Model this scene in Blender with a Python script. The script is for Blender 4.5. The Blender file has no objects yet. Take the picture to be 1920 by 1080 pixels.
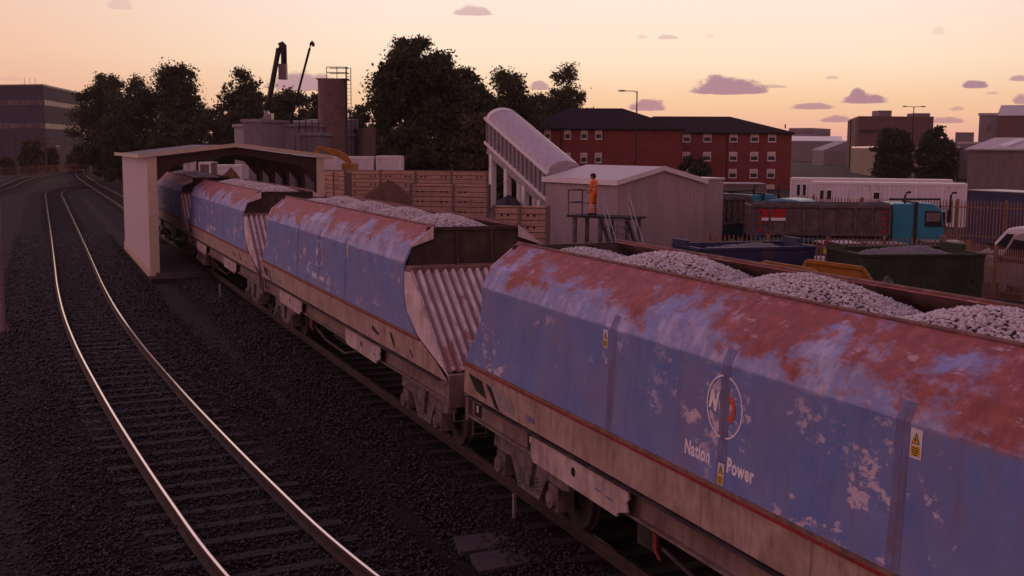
import bpy, bmesh, math, random
import numpy as np
from mathutils import Vector, Matrix
random.seed(7); RNG = np.random.default_rng(7)
PI = math.pi
scene = bpy.context.scene
COL = scene.collection

# ------------------------------------------------------------------ camera model (world: +Y along the train, z=0 rail head)
CF, CPITCH, CYAW, CROLL, CH = 2150.0, .12178, .39420, .00638, 4.915
TX = 7.186                                   # centre line of the train's track

def ray(px, py):
    c, s = math.cos(CROLL), math.sin(CROLL)
    a, b = px - 960, py - 540
    u = c*a + s*b; v = -s*a + c*b
    Z = math.cos(CPITCH) - v/CF*math.sin(CPITCH)
    D = v/CF*math.cos(CPITCH) + math.sin(CPITCH)
    X = u/CF
    return Vector((X*math.cos(CYAW) + Z*math.sin(CYAW), -X*math.sin(CYAW) + Z*math.cos(CYAW), -D)), Z
def at(px, py, Z):
    d, z = ray(px, py); return Vector((0, 0, CH)) + d*(Z/z)
def on(px, py, z=0.0):
    d, zz = ray(px, py); return Vector((0, 0, CH)) + d*((z - CH)/d.z)
def col(px, Z):
    p = at(px, 277, Z); return Vector((p.x, p.y))
def zh(px, py, Z): return at(px, py, Z).z

class Facade:
    """A wall line between two columns of the view at two distances; local x runs along it, local y away from the viewer."""
    def __init__(s, pa, Za, pb, Zb):
        s.a, s.b = col(pa, Za), col(pb, Zb)
        d = s.b - s.a; s.L = d.length; s.t = d/s.L; s.rot = math.atan2(d.y, d.x)
    def x(s, px):
        d = col(px, 100.0)
        # a + t*x = d*k
        A = Matrix(((s.t.x, -d.x), (s.t.y, -d.y))); r = A.inverted() @ Vector((-s.a.x, -s.a.y)); return r[0]
    def Z(s, px):
        p = s.a + s.t*s.x(px); return p.x*math.sin(CYAW) + p.y*math.cos(CYAW)
    def z(s, px, py): return zh(px, py, s.Z(px))
    def loc(s, z=0): return (s.a.x, s.a.y, z)

# ------------------------------------------------------------------ materials
def new_mat(name):
    m = bpy.data.materials.new(name); m.use_nodes = True
    nt = m.node_tree; b = nt.nodes['Principled BSDF']
    return m, nt, b
def N(nt, t, **kw):
    n = nt.nodes.new(t)
    for k, v in kw.items():
        if k.startswith('i_'):
            key = k[2:]; key = int(key) if key.isdigit() else key.replace('_', ' ')
            n.inputs[key].default_value = v
        else: setattr(n, k, v)
    return n
def L(nt, a, b): nt.links.new(a, b)
def math_(nt, op, a, b=None, clamp=False):
    n = nt.nodes.new('ShaderNodeMath'); n.operation = op; n.use_clamp = clamp
    for i, v in enumerate((a, b)):
        if v is None: continue
        if isinstance(v, (int, float)): n.inputs[i].default_value = v
        else: L(nt, v, n.inputs[i])
    return n.outputs[0]
def ramp(nt, fac, p0, p1):
    n = nt.nodes.new('ShaderNodeMapRange'); n.interpolation_type = 'SMOOTHSTEP'
    L(nt, fac, n.inputs[0]); n.inputs[1].default_value = p0; n.inputs[2].default_value = p1
    return n.outputs[0]
def mixc(nt, fac, a, b):
    n = nt.nodes.new('ShaderNodeMix'); n.data_type = 'RGBA'
    if isinstance(fac, (int, float)): n.inputs[0].default_value = fac
    else: L(nt, fac, n.inputs[0])
    for i, v in ((6, a), (7, b)):
        if isinstance(v, tuple): n.inputs[i].default_value = (*v, 1) if len(v) == 3 else v
        else: L(nt, v, n.inputs[i])
    return n.outputs[2]
def coords(nt, scale=(1, 1, 1), off=None, rnd=0.0):
    tc = N(nt, 'ShaderNodeTexCoord'); mp = N(nt, 'ShaderNodeMapping'); mp.inputs['Scale'].default_value = scale
    L(nt, tc.outputs['Object'], mp.inputs['Vector'])
    if rnd:
        oi = N(nt, 'ShaderNodeObjectInfo'); v = N(nt, 'ShaderNodeCombineXYZ')
        for k, f in enumerate((1.0, 1.7, .6)): L(nt, math_(nt, 'MULTIPLY', oi.outputs['Random'], rnd*f), v.inputs[k])
        L(nt, v.outputs[0], mp.inputs['Location'])
    return mp.outputs[0]
def noise(nt, vec, scale, detail=4, rough=.55):
    n = N(nt, 'ShaderNodeTexNoise', i_Scale=scale, i_Detail=detail, i_Roughness=rough); L(nt, vec, n.inputs['Vector']); return n.outputs['Fac']
def bump(nt, b, h, strength=.3, dist=.02):
    n = N(nt, 'ShaderNodeBump', i_Strength=strength, i_Distance=dist); L(nt, h, n.inputs['Height']); L(nt, n.outputs[0], b.inputs['Normal'])

def plain(name, c, rough=.6, metal=0.0, var=.25, scale=3.0, dirt=None, spec=.3, rnd=9.0, streak=0.0, bmp=0.0):
    """Painted or cast surface with blotchy wear, optional grime and run-down streaks."""
    m, nt, b = new_mat(name)
    v = coords(nt, rnd=rnd)
    f = noise(nt, v, scale, 6, .6)
    k = ramp(nt, f, .3, .7)
    base = mixc(nt, k, tuple(x*(1-var) for x in c), tuple(min(1, x*(1+var)) for x in c))
    if dirt:
        f2 = noise(nt, v, scale*.45, 8, .7); base = mixc(nt, ramp(nt, f2, .5, .68), base, dirt)
    if streak:
        v2 = coords(nt, (14, 14, .8), rnd=rnd); f3 = noise(nt, v2, 1.0, 3)
        g = math_(nt, 'MULTIPLY', ramp(nt, f3, .48, .72), streak); base = mixc(nt, g, base, tuple(x*.45 for x in c))
    L(nt, base, b.inputs['Base Color'])
    r = N(nt, 'ShaderNodeMapRange'); L(nt, f, r.inputs[0]); r.inputs[3].default_value = max(.05, rough-.12); r.inputs[4].default_value = min(1, rough+.12)
    L(nt, r.outputs[0], b.inputs['Roughness'])
    b.inputs['Metallic'].default_value = metal; b.inputs['Specular IOR Level'].default_value = spec
    if bmp: bump(nt, b, noise(nt, v, scale*6, 4), bmp, .02)
    return m
def ribbed(name, c, pitch=.3, rough=.6, depth=.6, var=.15, dirt=None, spec=.3, joint=0):
    """Corrugated sheet: ribs run upright on walls of either direction."""
    m, nt, b = new_mat(name)
    tc = N(nt, 'ShaderNodeTexCoord'); sp = N(nt, 'ShaderNodeSeparateXYZ'); L(nt, tc.outputs['Object'], sp.inputs[0])
    u = math_(nt, 'ADD', sp.outputs[0], sp.outputs[1])
    w = math_(nt, 'SINE', math_(nt, 'MULTIPLY', u, 2*PI/pitch))
    prof = ramp(nt, w, -.5, .5)
    v = coords(nt, (1, 1, .35), rnd=7); f = noise(nt, v, 1.2, 6, .65)
    base = mixc(nt, ramp(nt, f, .3, .7), tuple(x*(1-var) for x in c), tuple(min(1, x*(1+var)) for x in c))
    if dirt: base = mixc(nt, ramp(nt, noise(nt, v, 2.3, 7, .7), .52, .7), base, dirt)
    if joint: base = mixc(nt, ramp(nt, w, .965, .99), base, tuple(x*joint for x in c))
    L(nt, base, b.inputs['Base Color']); b.inputs['Roughness'].default_value = rough; b.inputs['Specular IOR Level'].default_value = spec
    bump(nt, b, prof, depth, .05)
    return m

M = {}
M['rail_side'] = plain('rail_side', (.045, .026, .02), .8, var=.4)
M['postgrey'] = plain('trackside_post', (.21, .15, .145), .7, var=.15, streak=.3)
M['rail_top'] = plain('rail_top', (.95, .86, .79), 0.09, 1.0, var=.06, scale=2)
M['rail_top_dull'] = plain('rail_top_dull', (.42, .33, .29), .30, 1.0, var=.3, scale=2)
M['sleeper'] = plain('sleeper_concrete', (.0195, .0138, .0135), .85, var=.35, scale=5, bmp=.3)
M['shed_side'] = plain('shed_side_sheet', (.56, .47, .48), .6, var=.06, scale=1.2, streak=.2)
M['cream'] = plain('cream_trim', (.58, .46, .32), .55, var=.08, scale=2)
M['dark_frame'] = plain('dark_brown_steel', (.045, .022, .016), .7, var=.3)
M['concrete'] = plain('concrete_slab', (.055, .04, .042), .85, var=.25, scale=2.5, bmp=.2)
M['darkcon'] = plain('dark_concrete', (.028, .02, .021), .9, var=.35, scale=3, bmp=.3)
M['galv'] = plain('galvanised', (.30, .28, .30), .5, .5, var=.2)
M['grey_steel'] = plain('grey_steel', (.16, .14, .15), .55, .3, var=.25, dirt=(.10, .06, .045))
M['black'] = plain('black_rubber', (.012, .011, .012), .7, var=.3)
M['dark_steel'] = plain('dark_steel', (.035, .028, .028), .6, .3, var=.35)
M['glass'] = plain('dark_glass', (.02, .02, .025), .18, 0, var=.1, spec=.35)
M['white'] = plain('white_paint', (.68, .64, .64), .5, var=.06, dirt=(.52, .46, .45), streak=.15)
M['whiterib'] = ribbed('white_corrugated', (.66, .60, .62), .28, .55, .5, .08, dirt=(.48, .40, .40))
M['navyrib'] = ribbed('navy_corrugated', (.035, .035, .085), .35, .55, .8, .2)
M['greyrib'] = ribbed('grey_corrugated', (.38, .285, .285), .22, .6, .5, .1)
M['brownrib'] = ribbed('brown_corrugated', (.17, .12, .115), .6, .6, .6, .1)
M['lilacroof'] = plain('pale_roof_sheet', (.44, .38, .40), .45, .1, var=.12, scale=4, bmp=.15)
M['whitetrim'] = plain('white_trim', (.72, .66, .64), .5, var=.06)
M['slate'] = plain('slate_roof', (.026, .018, .020), .9, spec=.06, var=.25, scale=6, bmp=.2)
M['teal'] = plain('teal_paint', (.008, .20, .27), .32, var=.1, scale=2, spec=.5)
M['orange'] = plain('hi_vis_orange', (.85, .16, .02), .7, var=.12, scale=9)
M['silver'] = plain('reflective_tape', (.62, .62, .62), .4, var=.08)
M['skin'] = plain('skin', (.32, .15, .10), .5, var=.1)
M['bluesk'] = plain('blue_skip_paint', (.026, .030, .085), .5, var=.25, dirt=(.09, .06, .05), streak=.4)
M['greensk'] = plain('green_skip_paint', (.022, .032, .018), .6, var=.35, dirt=(.055, .03, .02), streak=.5)
M['yellowsk'] = plain('yellow_plant_paint', (.34, .13, .014), .5, var=.2, dirt=(.16, .075, .03), streak=.3)
M['fence'] = plain('weathered_palisade', (.24, .125, .075), .7, var=.25)
M['fence_grey'] = plain('old_palisade', (.26, .15, .085), .8, var=.35)
M['silo'] = plain('silo_sheet', (.17, .10, .085), .6, .1, var=.12, scale=1.5, dirt=(.12, .065, .055), streak=.35)
M['plant'] = ribbed('plant_cladding', (.19, .15, .17), .5, .6, .5, .12, dirt=(.11, .08, .085))
M['plantflat'] = plain('plant_sheet', (.24, .20, .22), .55, var=.1, streak=.25)
M['wood_post'] = plain('utility_pole_wood', (.10, .065, .05), .85, var=.25)
M['bark'] = plain('bark', (.035, .026, .02), .9, var=.3)
M['sand'] = plain('brown_sand', (.13, .062, .032), .95, var=.3, scale=5, bmp=.5)
M['gheap'] = plain('grey_aggregate', (.14, .125, .135), .95, var=.4, scale=14, bmp=.8)
M['dheap'] = plain('dark_aggregate', (.055, .045, .052), .95, var=.4, scale=12, bmp=.8)
M['tipper'] = plain('tipper_body', (.115, .085, .085), .65, .1, var=.3, dirt=(.06, .038, .034), streak=.5)
M['tower'] = plain('brown_brick_far', (.14, .07, .06), .8, var=.1, scale=.6)
M['farwall'] = plain('far_grey_wall', (.20, .165, .17), .8, var=.12, scale=.3)
M['creamwall'] = ribbed('cream_panel_wall', (.26, .19, .145), 3.2, .85, .5, .2, dirt=(.17, .115, .09), spec=.05, joint=.12)
M['redsign'] = plain('red_sign', (.33, .012, .012), .5, var=.15)
M['yellow'] = plain('sign_yellow', (.62, .36, .02), .5, var=.15)
M['ink'] = plain('black_ink', (.012, .010, .010), .6, var=.1)
M['decal_white'] = plain('decal_white', (.82, .74, .74), .55, var=.08, scale=12)
M['decal_orange'] = plain('decal_orange', (.62, .085, .025), .55, var=.12, scale=12)
M['tyre'] = M['black']
M['officewall'] = ribbed('office_cladding', (.085, .070, .088), 1.6, .8, .35, .08, spec=.03)
M['band'] = plain('window_band', (.15, .105, .11), .6, var=.35, scale=.5, spec=.15)
M['vanwhite'] = plain('van_white', (.66, .62, .63), .3, var=.05, spec=.5)
M['vangrey'] = plain('van_grey', (.30, .25, .25), .35, var=.06, spec=.5, dirt=(.24, .19, .18))
M['chrome'] = plain('lamp_lens', (.5, .5, .5), .15, .6, var=.1)

def added_translucent_mat():
    """Milky roof sheet, added to let daylight through into the shed."""
    m, nt, b = new_mat('added_translucent_roof')
    b.inputs['Base Color'].default_value = (.55, .52, .54, 1); b.inputs['Roughness'].default_value = .5
    t = N(nt, 'ShaderNodeBsdfTranslucent'); t.inputs[0].default_value = (.85, .82, .84, 1); mx = N(nt, 'ShaderNodeMixShader'); mx.inputs[0].default_value = .75
    L(nt, b.outputs[0], mx.inputs[1]); L(nt, t.outputs[0], mx.inputs[2]); L(nt, mx.outputs[0], nt.nodes['Material Output'].inputs[0]); return m
M['grp'] = added_translucent_mat()
def block_mat():
    """Pale tan precast blocks with dark course joints."""
    m, nt, b = new_mat('tan_block_panel')
    tc = N(nt, 'ShaderNodeTexCoord'); sp = N(nt, 'ShaderNodeSeparateXYZ'); L(nt, tc.outputs['Object'], sp.inputs[0])
    fr = math_(nt, 'FRACT', math_(nt, 'MULTIPLY', sp.outputs[2], 1/.25))
    joint = ramp(nt, math_(nt, 'ABSOLUTE', math_(nt, 'SUBTRACT', fr, .5)), .40, .47)
    v = coords(nt, (.5, 1, 5), rnd=5); f = noise(nt, v, 2.0, 6, .65)
    base = mixc(nt, ramp(nt, f, .3, .7), (.36, .20, .135), (.52, .31, .21))
    f2 = noise(nt, coords(nt, (6, 6, .7), rnd=5), 1.0, 4); base = mixc(nt, math_(nt, 'MULTIPLY', ramp(nt, f2, .5, .75), .5), base, (.17, .10, .075))
    base = mixc(nt, joint, base, (.07, .035, .025))
    L(nt, base, b.inputs['Base Color']); b.inputs['Roughness'].default_value = .85
    bump(nt, b, math_(nt, 'SUBTRACT', 1.0, joint), .6, .03)
    return m
M['block'] = block_mat()
M['baypost'] = plain('bay_post', (.17, .115, .10), .8, var=.2)
def brick_mat():
    m, nt, b = new_mat('red_brick')
    tc = N(nt, 'ShaderNodeTexCoord'); sp = N(nt, 'ShaderNodeSeparateXYZ'); L(nt, tc.outputs['Object'], sp.inputs[0])
    cb = N(nt, 'ShaderNodeCombineXYZ'); L(nt, math_(nt, 'ADD', sp.outputs[0], sp.outputs[1]), cb.inputs[0]); L(nt, sp.outputs[2], cb.inputs[1])
    br = N(nt, 'ShaderNodeTexBrick'); L(nt, cb.outputs[0], br.inputs['Vector'])
    br.inputs['Scale'].default_value = 2.2; br.inputs['Color1'].default_value = (.245, .036, .023, 1); br.inputs['Color2'].default_value = (.185, .027, .018, 1); br.inputs['Mortar'].default_value = (.17, .055, .042, 1); br.inputs['Mortar Size'].default_value = .02
    f = noise(nt, coords(nt, rnd=5), .8, 6, .65)
    base = mixc(nt, math_(nt, 'MULTIPLY', ramp(nt, f, .45, .75), .6), br.outputs[0], (.10, .02, .015))
    L(nt, base, b.inputs['Base Color']); b.inputs['Roughness'].default_value = .85
    return m
M['brick'] = brick_mat()
def leaf_mat(name, c1, c2):
    m, nt, b = new_mat(name)
    g = N(nt, 'ShaderNodeNewGeometry')
    base = mixc(nt, g.outputs['Random Per Island'], c1, c2)
    L(nt, base, b.inputs['Base Color']); b.inputs['Roughness'].default_value = .65; b.inputs['Specular IOR Level'].default_value = .15
    tr = N(nt, 'ShaderNodeBsdfTranslucent'); L(nt, base, tr.inputs[0]); mx = N(nt, 'ShaderNodeMixShader'); mx.inputs[0].default_value = .30
    out = nt.nodes['Material Output']; L(nt, b.outputs[0], mx.inputs[1]); L(nt, tr.outputs[0], mx.inputs[2]); L(nt, mx.outputs[0], out.inputs[0])
    return m
M['leaf'] = leaf_mat('leaves_dark', (.030, .034, .013), (.105, .108, .044))
M['leaf2'] = leaf_mat('leaves_mid', (.050, .046, .016), (.125, .098, .040))
M['leaf3'] = leaf_mat('leaves_green', (.025, .034, .018), (.070, .075, .036))
def stone_mat(name, c1, c2, rough=.75, dark=(0, 0, 0), spec=.25):
    m, nt, b = new_mat(name)
    g = N(nt, 'ShaderNodeNewGeometry'); k = g.outputs['Random Per Island']
    base = mixc(nt, k, c1, c2)
    f = noise(nt, coords(nt), 30, 3); base = mixc(nt, math_(nt, 'MULTIPLY', f, .35), base, dark)
    L(nt, base, b.inputs['Base Color']); b.inputs['Roughness'].default_value = rough; b.inputs['Specular IOR Level'].default_value = spec
    return m
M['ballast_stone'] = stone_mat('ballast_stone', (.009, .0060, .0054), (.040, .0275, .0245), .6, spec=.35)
M['load_stone'] = stone_mat('limestone', (.50, .44, .43), (.84, .77, .75), .8)
M['load_base'] = plain('limestone_shade', (.16, .12, .12), .95, var=.4, scale=20)
def ground_mat(name, c1, c2, sc, b_=.6, patch=None):
    m, nt, b = new_mat(name)
    v = coords(nt)
    vo = N(nt, 'ShaderNodeTexVoronoi', i_Scale=sc); L(nt, v, vo.inputs['Vector'])
    base = mixc(nt, ramp(nt, vo.outputs['Color'], .1, .9), c1, c2)
    f = noise(nt, v, .35, 7, .65); base = mixc(nt, math_(nt, 'MULTIPLY', ramp(nt, f, .35, .7), .6), base, patch or tuple(x*.6 for x in c1))
    L(nt, base, b.inputs['Base Color']); b.inputs['Roughness'].default_value = .9; b.inputs['Specular IOR Level'].default_value = .15
    h = math_(nt, 'SUBTRACT', 1.0, vo.outputs['Distance']); bump(nt, b, h, b_, .04)
    return m
M['ground'] = ground_mat('yard_ground', (.022, .0145, .0165), (.037, .025, .028), 18, .5, (.020, .0135, .015))
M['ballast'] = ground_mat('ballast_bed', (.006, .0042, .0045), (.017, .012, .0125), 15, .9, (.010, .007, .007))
M['asphalt'] = ground_mat('asphalt', (.030, .021, .024), (.042, .031, .034), 40, .3)
M['grassy'] = ground_mat('rough_grass_ground', (.022, .022, .010), (.040, .038, .016), 8, .6)

def wagon_blue(name):
    """Sun-faded blue hopper paint: rust eating down from the top lip, pale bare patches, soot runs."""
    m, nt, b = new_mat(name)
    tc = N(nt, 'ShaderNodeTexCoord'); sp = N(nt, 'ShaderNodeSeparateXYZ'); L(nt, tc.outputs['Object'], sp.inputs[0])
    z = sp.outputs[2]
    v = coords(nt, rnd=23.0); vs = coords(nt, (1, 1.5, .38), rnd=23.0)
    big = noise(nt, v, .9, 5, .6); fine = noise(nt, v, 7, 7, .7); mid = noise(nt, v, 2.3, 7, .68); st = noise(nt, vs, 5.0, 6, .65)
    vst = coords(nt, (6, 6, .25), rnd=23.0); run = noise(nt, vst, 1.6, 5, .6)
    base = mixc(nt, ramp(nt, mid, .3, .7), (.118, .185, .41), (.18, .235, .46))
    # sloped shoulder: skylight painted in as a paler blue, plus chalky patches
    sh = ramp(nt, math_(nt, 'ADD', z, math_(nt, 'MULTIPLY', math_(nt, 'SUBTRACT', mid, .5), .08)), 2.90, 2.97)
    base = mixc(nt, math_(nt, 'MULTIPLY', sh, .55), base, (.34, .36, .60))
    lit_fade = math_(nt, 'MULTIPLY', sh, ramp(nt, math_(nt, 'ADD', math_(nt, 'MULTIPLY', mid, .6), math_(nt, 'MULTIPLY', st, .4)), .44, .64)); base = mixc(nt, math_(nt, 'MULTIPLY', lit_fade, .75), base, (.66, .60, .72))
    # brown soot runs
    base = mixc(nt, math_(nt, 'MULTIPLY', ramp(nt, run, .50, .74), .34), base, (.17, .12, .155))
    dust = noise(nt, coords(nt, (1, .8, .6), rnd=53.0), 1.5, 7, .7); base = mixc(nt, math_(nt, 'MULTIPLY', ramp(nt, dust, .38, .68), .52), base, (.25, .20, .265))
    # bare pale patches in clusters
    vh = coords(nt, (1, .6, 1), rnd=41.0); cl = ramp(nt, noise(nt, vh, 1.0, 4, .6), .43, .57); pt = ramp(nt, math_(nt, 'ADD', math_(nt, 'MULTIPLY', noise(nt, vh, 2.6, 5, .6), .5), math_(nt, 'MULTIPLY', noise(nt, vh, 9, 6, .75), .5)), .545, .585)
    low = math_(nt, 'SUBTRACT', 1.0, ramp(nt, z, 2.45, 3.05))
    base = mixc(nt, math_(nt, 'MULTIPLY', math_(nt, 'MULTIPLY', cl, pt), math_(nt, 'ADD', .35, math_(nt, 'MULTIPLY', low, .45))), base, (.66, .54, .57))
    # scratches
    vsc = coords(nt, (1, 5, 14), rnd=11.0); sc = ramp(nt, noise(nt, vsc, 2.2, 5, .75), .66, .70)
    base = mixc(nt, math_(nt, 'MULTIPLY', sc, .6), base, (.62, .52, .58))
    # rust: strong above the shoulder bend, ragged tongues below it
    blot = noise(nt, coords(nt, (1, .75, 1), rnd=31.0), 1.15, 6, .62)
    fine2 = noise(nt, coords(nt, (1, .45, 1.2), rnd=23.0), 9, 8, .75)
    rz = math_(nt, 'ADD', z, math_(nt, 'ADD', math_(nt, 'MULTIPLY', math_(nt, 'SUBTRACT', blot, .5), 2.1), math_(nt, 'MULTIPLY', math_(nt, 'SUBTRACT', st, .5), .28)))
    rust = math_(nt, 'MULTIPLY', ramp(nt, math_(nt, 'ADD', rz, math_(nt, 'MULTIPLY', math_(nt, 'SUBTRACT', fine2, .5), .75)), 3.08, 3.34), ramp(nt, z, 2.88, 2.98))
    pale = ramp(nt, noise(nt, coords(nt, (1.6, .8, 2.2), rnd=37.0), 3.2, 7, .72), .60, .68)
    rc = mixc(nt, ramp(nt, fine, .35, .65), (.23, .042, .027), (.37, .088, .048))
    rc = mixc(nt, ramp(nt, noise(nt, v, 3.5, 6, .7), .58, .70), rc, (.46, .30, .34))
    base = mixc(nt, math_(nt, 'MULTIPLY', rust, .90), base, rc)
    base = mixc(nt, math_(nt, 'MULTIPLY', math_(nt, 'MULTIPLY', pale, ramp(nt, z, 2.85, 3.1)), .55), base, (.62, .50, .56))
    L(nt, base, b.inputs['Base Color'])
    r = math_(nt, 'ADD', .52, math_(nt, 'MULTIPLY', fine, .25)); L(nt, r, b.inputs['Roughness']); b.inputs['Specular IOR Level'].default_value = .35
    bump(nt, b, math_(nt, 'ADD', math_(nt, 'MULTIPLY', fine, .5), math_(nt, 'MULTIPLY', rust, .4)), .16, .015)
    return m
M['wagon'] = wagon_blue('hopper_blue')
M['wagon_rib'] = plain('hopper_rib', (.165, .165, .30), .6, var=.25, scale=4, dirt=(.17, .13, .17), streak=.2)
def grime(name, c, d1, d2):
    m, nt, b = new_mat(name)
    v = coords(nt, rnd=17); diag = coords(nt, (3, 3.0, 1.0), rnd=17)
    f = noise(nt, v, 2.0, 7, .68); g = noise(nt, diag, 2.2, 5, .6); fi = noise(nt, coords(nt, (8, 16, .9), rnd=9), 1.4, 4)
    base = mixc(nt, ramp(nt, f, .34, .66), c, d1); base = mixc(nt, math_(nt, 'MULTIPLY', ramp(nt, g, .45, .7), .6), base, d2)
    base = mixc(nt, math_(nt, 'MULTIPLY', ramp(nt, fi, .55, .75), .5), base, tuple(x*.4 for x in d2))
    L(nt, base, b.inputs['Base Color']); b.inputs['Roughness'].default_value = .55; b.inputs['Metallic'].default_value = .1
    bump(nt, b, f, .12, .02); return m
M['lower'] = grime('hopper_lower_grime', (.45, .32, .26), (.31, .20, .155), (.17, .10, .075))
M['sole'] = grime('solebar_grime', (.27, .185, .155), (.17, .105, .085), (.085, .055, .045))
M['plate'] = grime('plate_worn', (.60, .47, .42), (.42, .31, .27), (.18, .12, .10))
def slope_mat():
    """Pale corrugated chute: dirt and painted shade darken the furrows, rust runs down it."""
    m, nt, b = new_mat('slope_sheet')
    tc = N(nt, 'ShaderNodeTexCoord'); sp = N(nt, 'ShaderNodeSeparateXYZ'); L(nt, tc.outputs['Object'], sp.inputs[0])
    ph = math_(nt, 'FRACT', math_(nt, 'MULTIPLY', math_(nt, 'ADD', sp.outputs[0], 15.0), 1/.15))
    v = coords(nt, rnd=17); run = noise(nt, coords(nt, (9, .5, .5), rnd=13), 1.3, 6, .65); f = noise(nt, v, 4, 7, .7)
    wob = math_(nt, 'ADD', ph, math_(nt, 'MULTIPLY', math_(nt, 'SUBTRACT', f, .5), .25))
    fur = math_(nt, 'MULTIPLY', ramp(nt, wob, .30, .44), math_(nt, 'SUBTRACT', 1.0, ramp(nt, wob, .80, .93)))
    base = mixc(nt, ramp(nt, f, .35, .65), (.70, .575, .545), (.47, .355, .34))
    base = mixc(nt, math_(nt, 'MULTIPLY', ramp(nt, run, .46, .66), .65), base, (.36, .22, .21))
    base = mixc(nt, math_(nt, 'MULTIPLY', fur, .82), base, (.15, .085, .085))  # furrow shade painted into the colour along with the dirt
    low = math_(nt, 'SUBTRACT', 1.0, ramp(nt, sp.outputs[2], 1.35, 2.1)); rs = ramp(nt, math_(nt, 'ADD', noise(nt, coords(nt, (2.4, 1, 1), rnd=29), 2.0, 7, .7), math_(nt, 'MULTIPLY', low, .16)), .57, .63)
    base = mixc(nt, math_(nt, 'MULTIPLY', rs, .8), base, (.26, .075, .065))
    L(nt, base, b.inputs['Base Color']); b.inputs['Roughness'].default_value = .55; bump(nt, b, f, .15, .02); return m
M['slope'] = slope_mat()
M['cheek'] = plain('chute_cheek', (.66, .53, .50), .6, var=.2, scale=3, dirt=(.36, .22, .19), streak=.5)
M['under'] = plain('underframe_black', (.038, .028, .028), .7, .1, var=.5, dirt=(.10, .075, .07))
M['bogie'] = plain('bogie_grey', (.17, .13, .132), .6, .2, var=.4, scale=6, dirt=(.06, .042, .04))
M['endwall'] = plain('end_wall_dark', (.060, .038, .030), .8, var=.35, scale=2.5, dirt=(.10, .06, .045), streak=.4)
M['inner'] = plain('hopper_inner_rust', (.22, .115, .09), .75, .1, var=.35, scale=4, dirt=(.13, .07, .06), streak=.5)
M['redline'] = plain('red_line', (.25, .022, .02), .6, var=.25, scale=8, dirt=(.13, .035, .03))
M['brownline'] = plain('brown_lip', (.19, .115, .085), .65, var=.3, scale=6)
M['sticker'] = plain('data_panel', (.33, .27, .25), .6, var=.15, scale=10)

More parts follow.
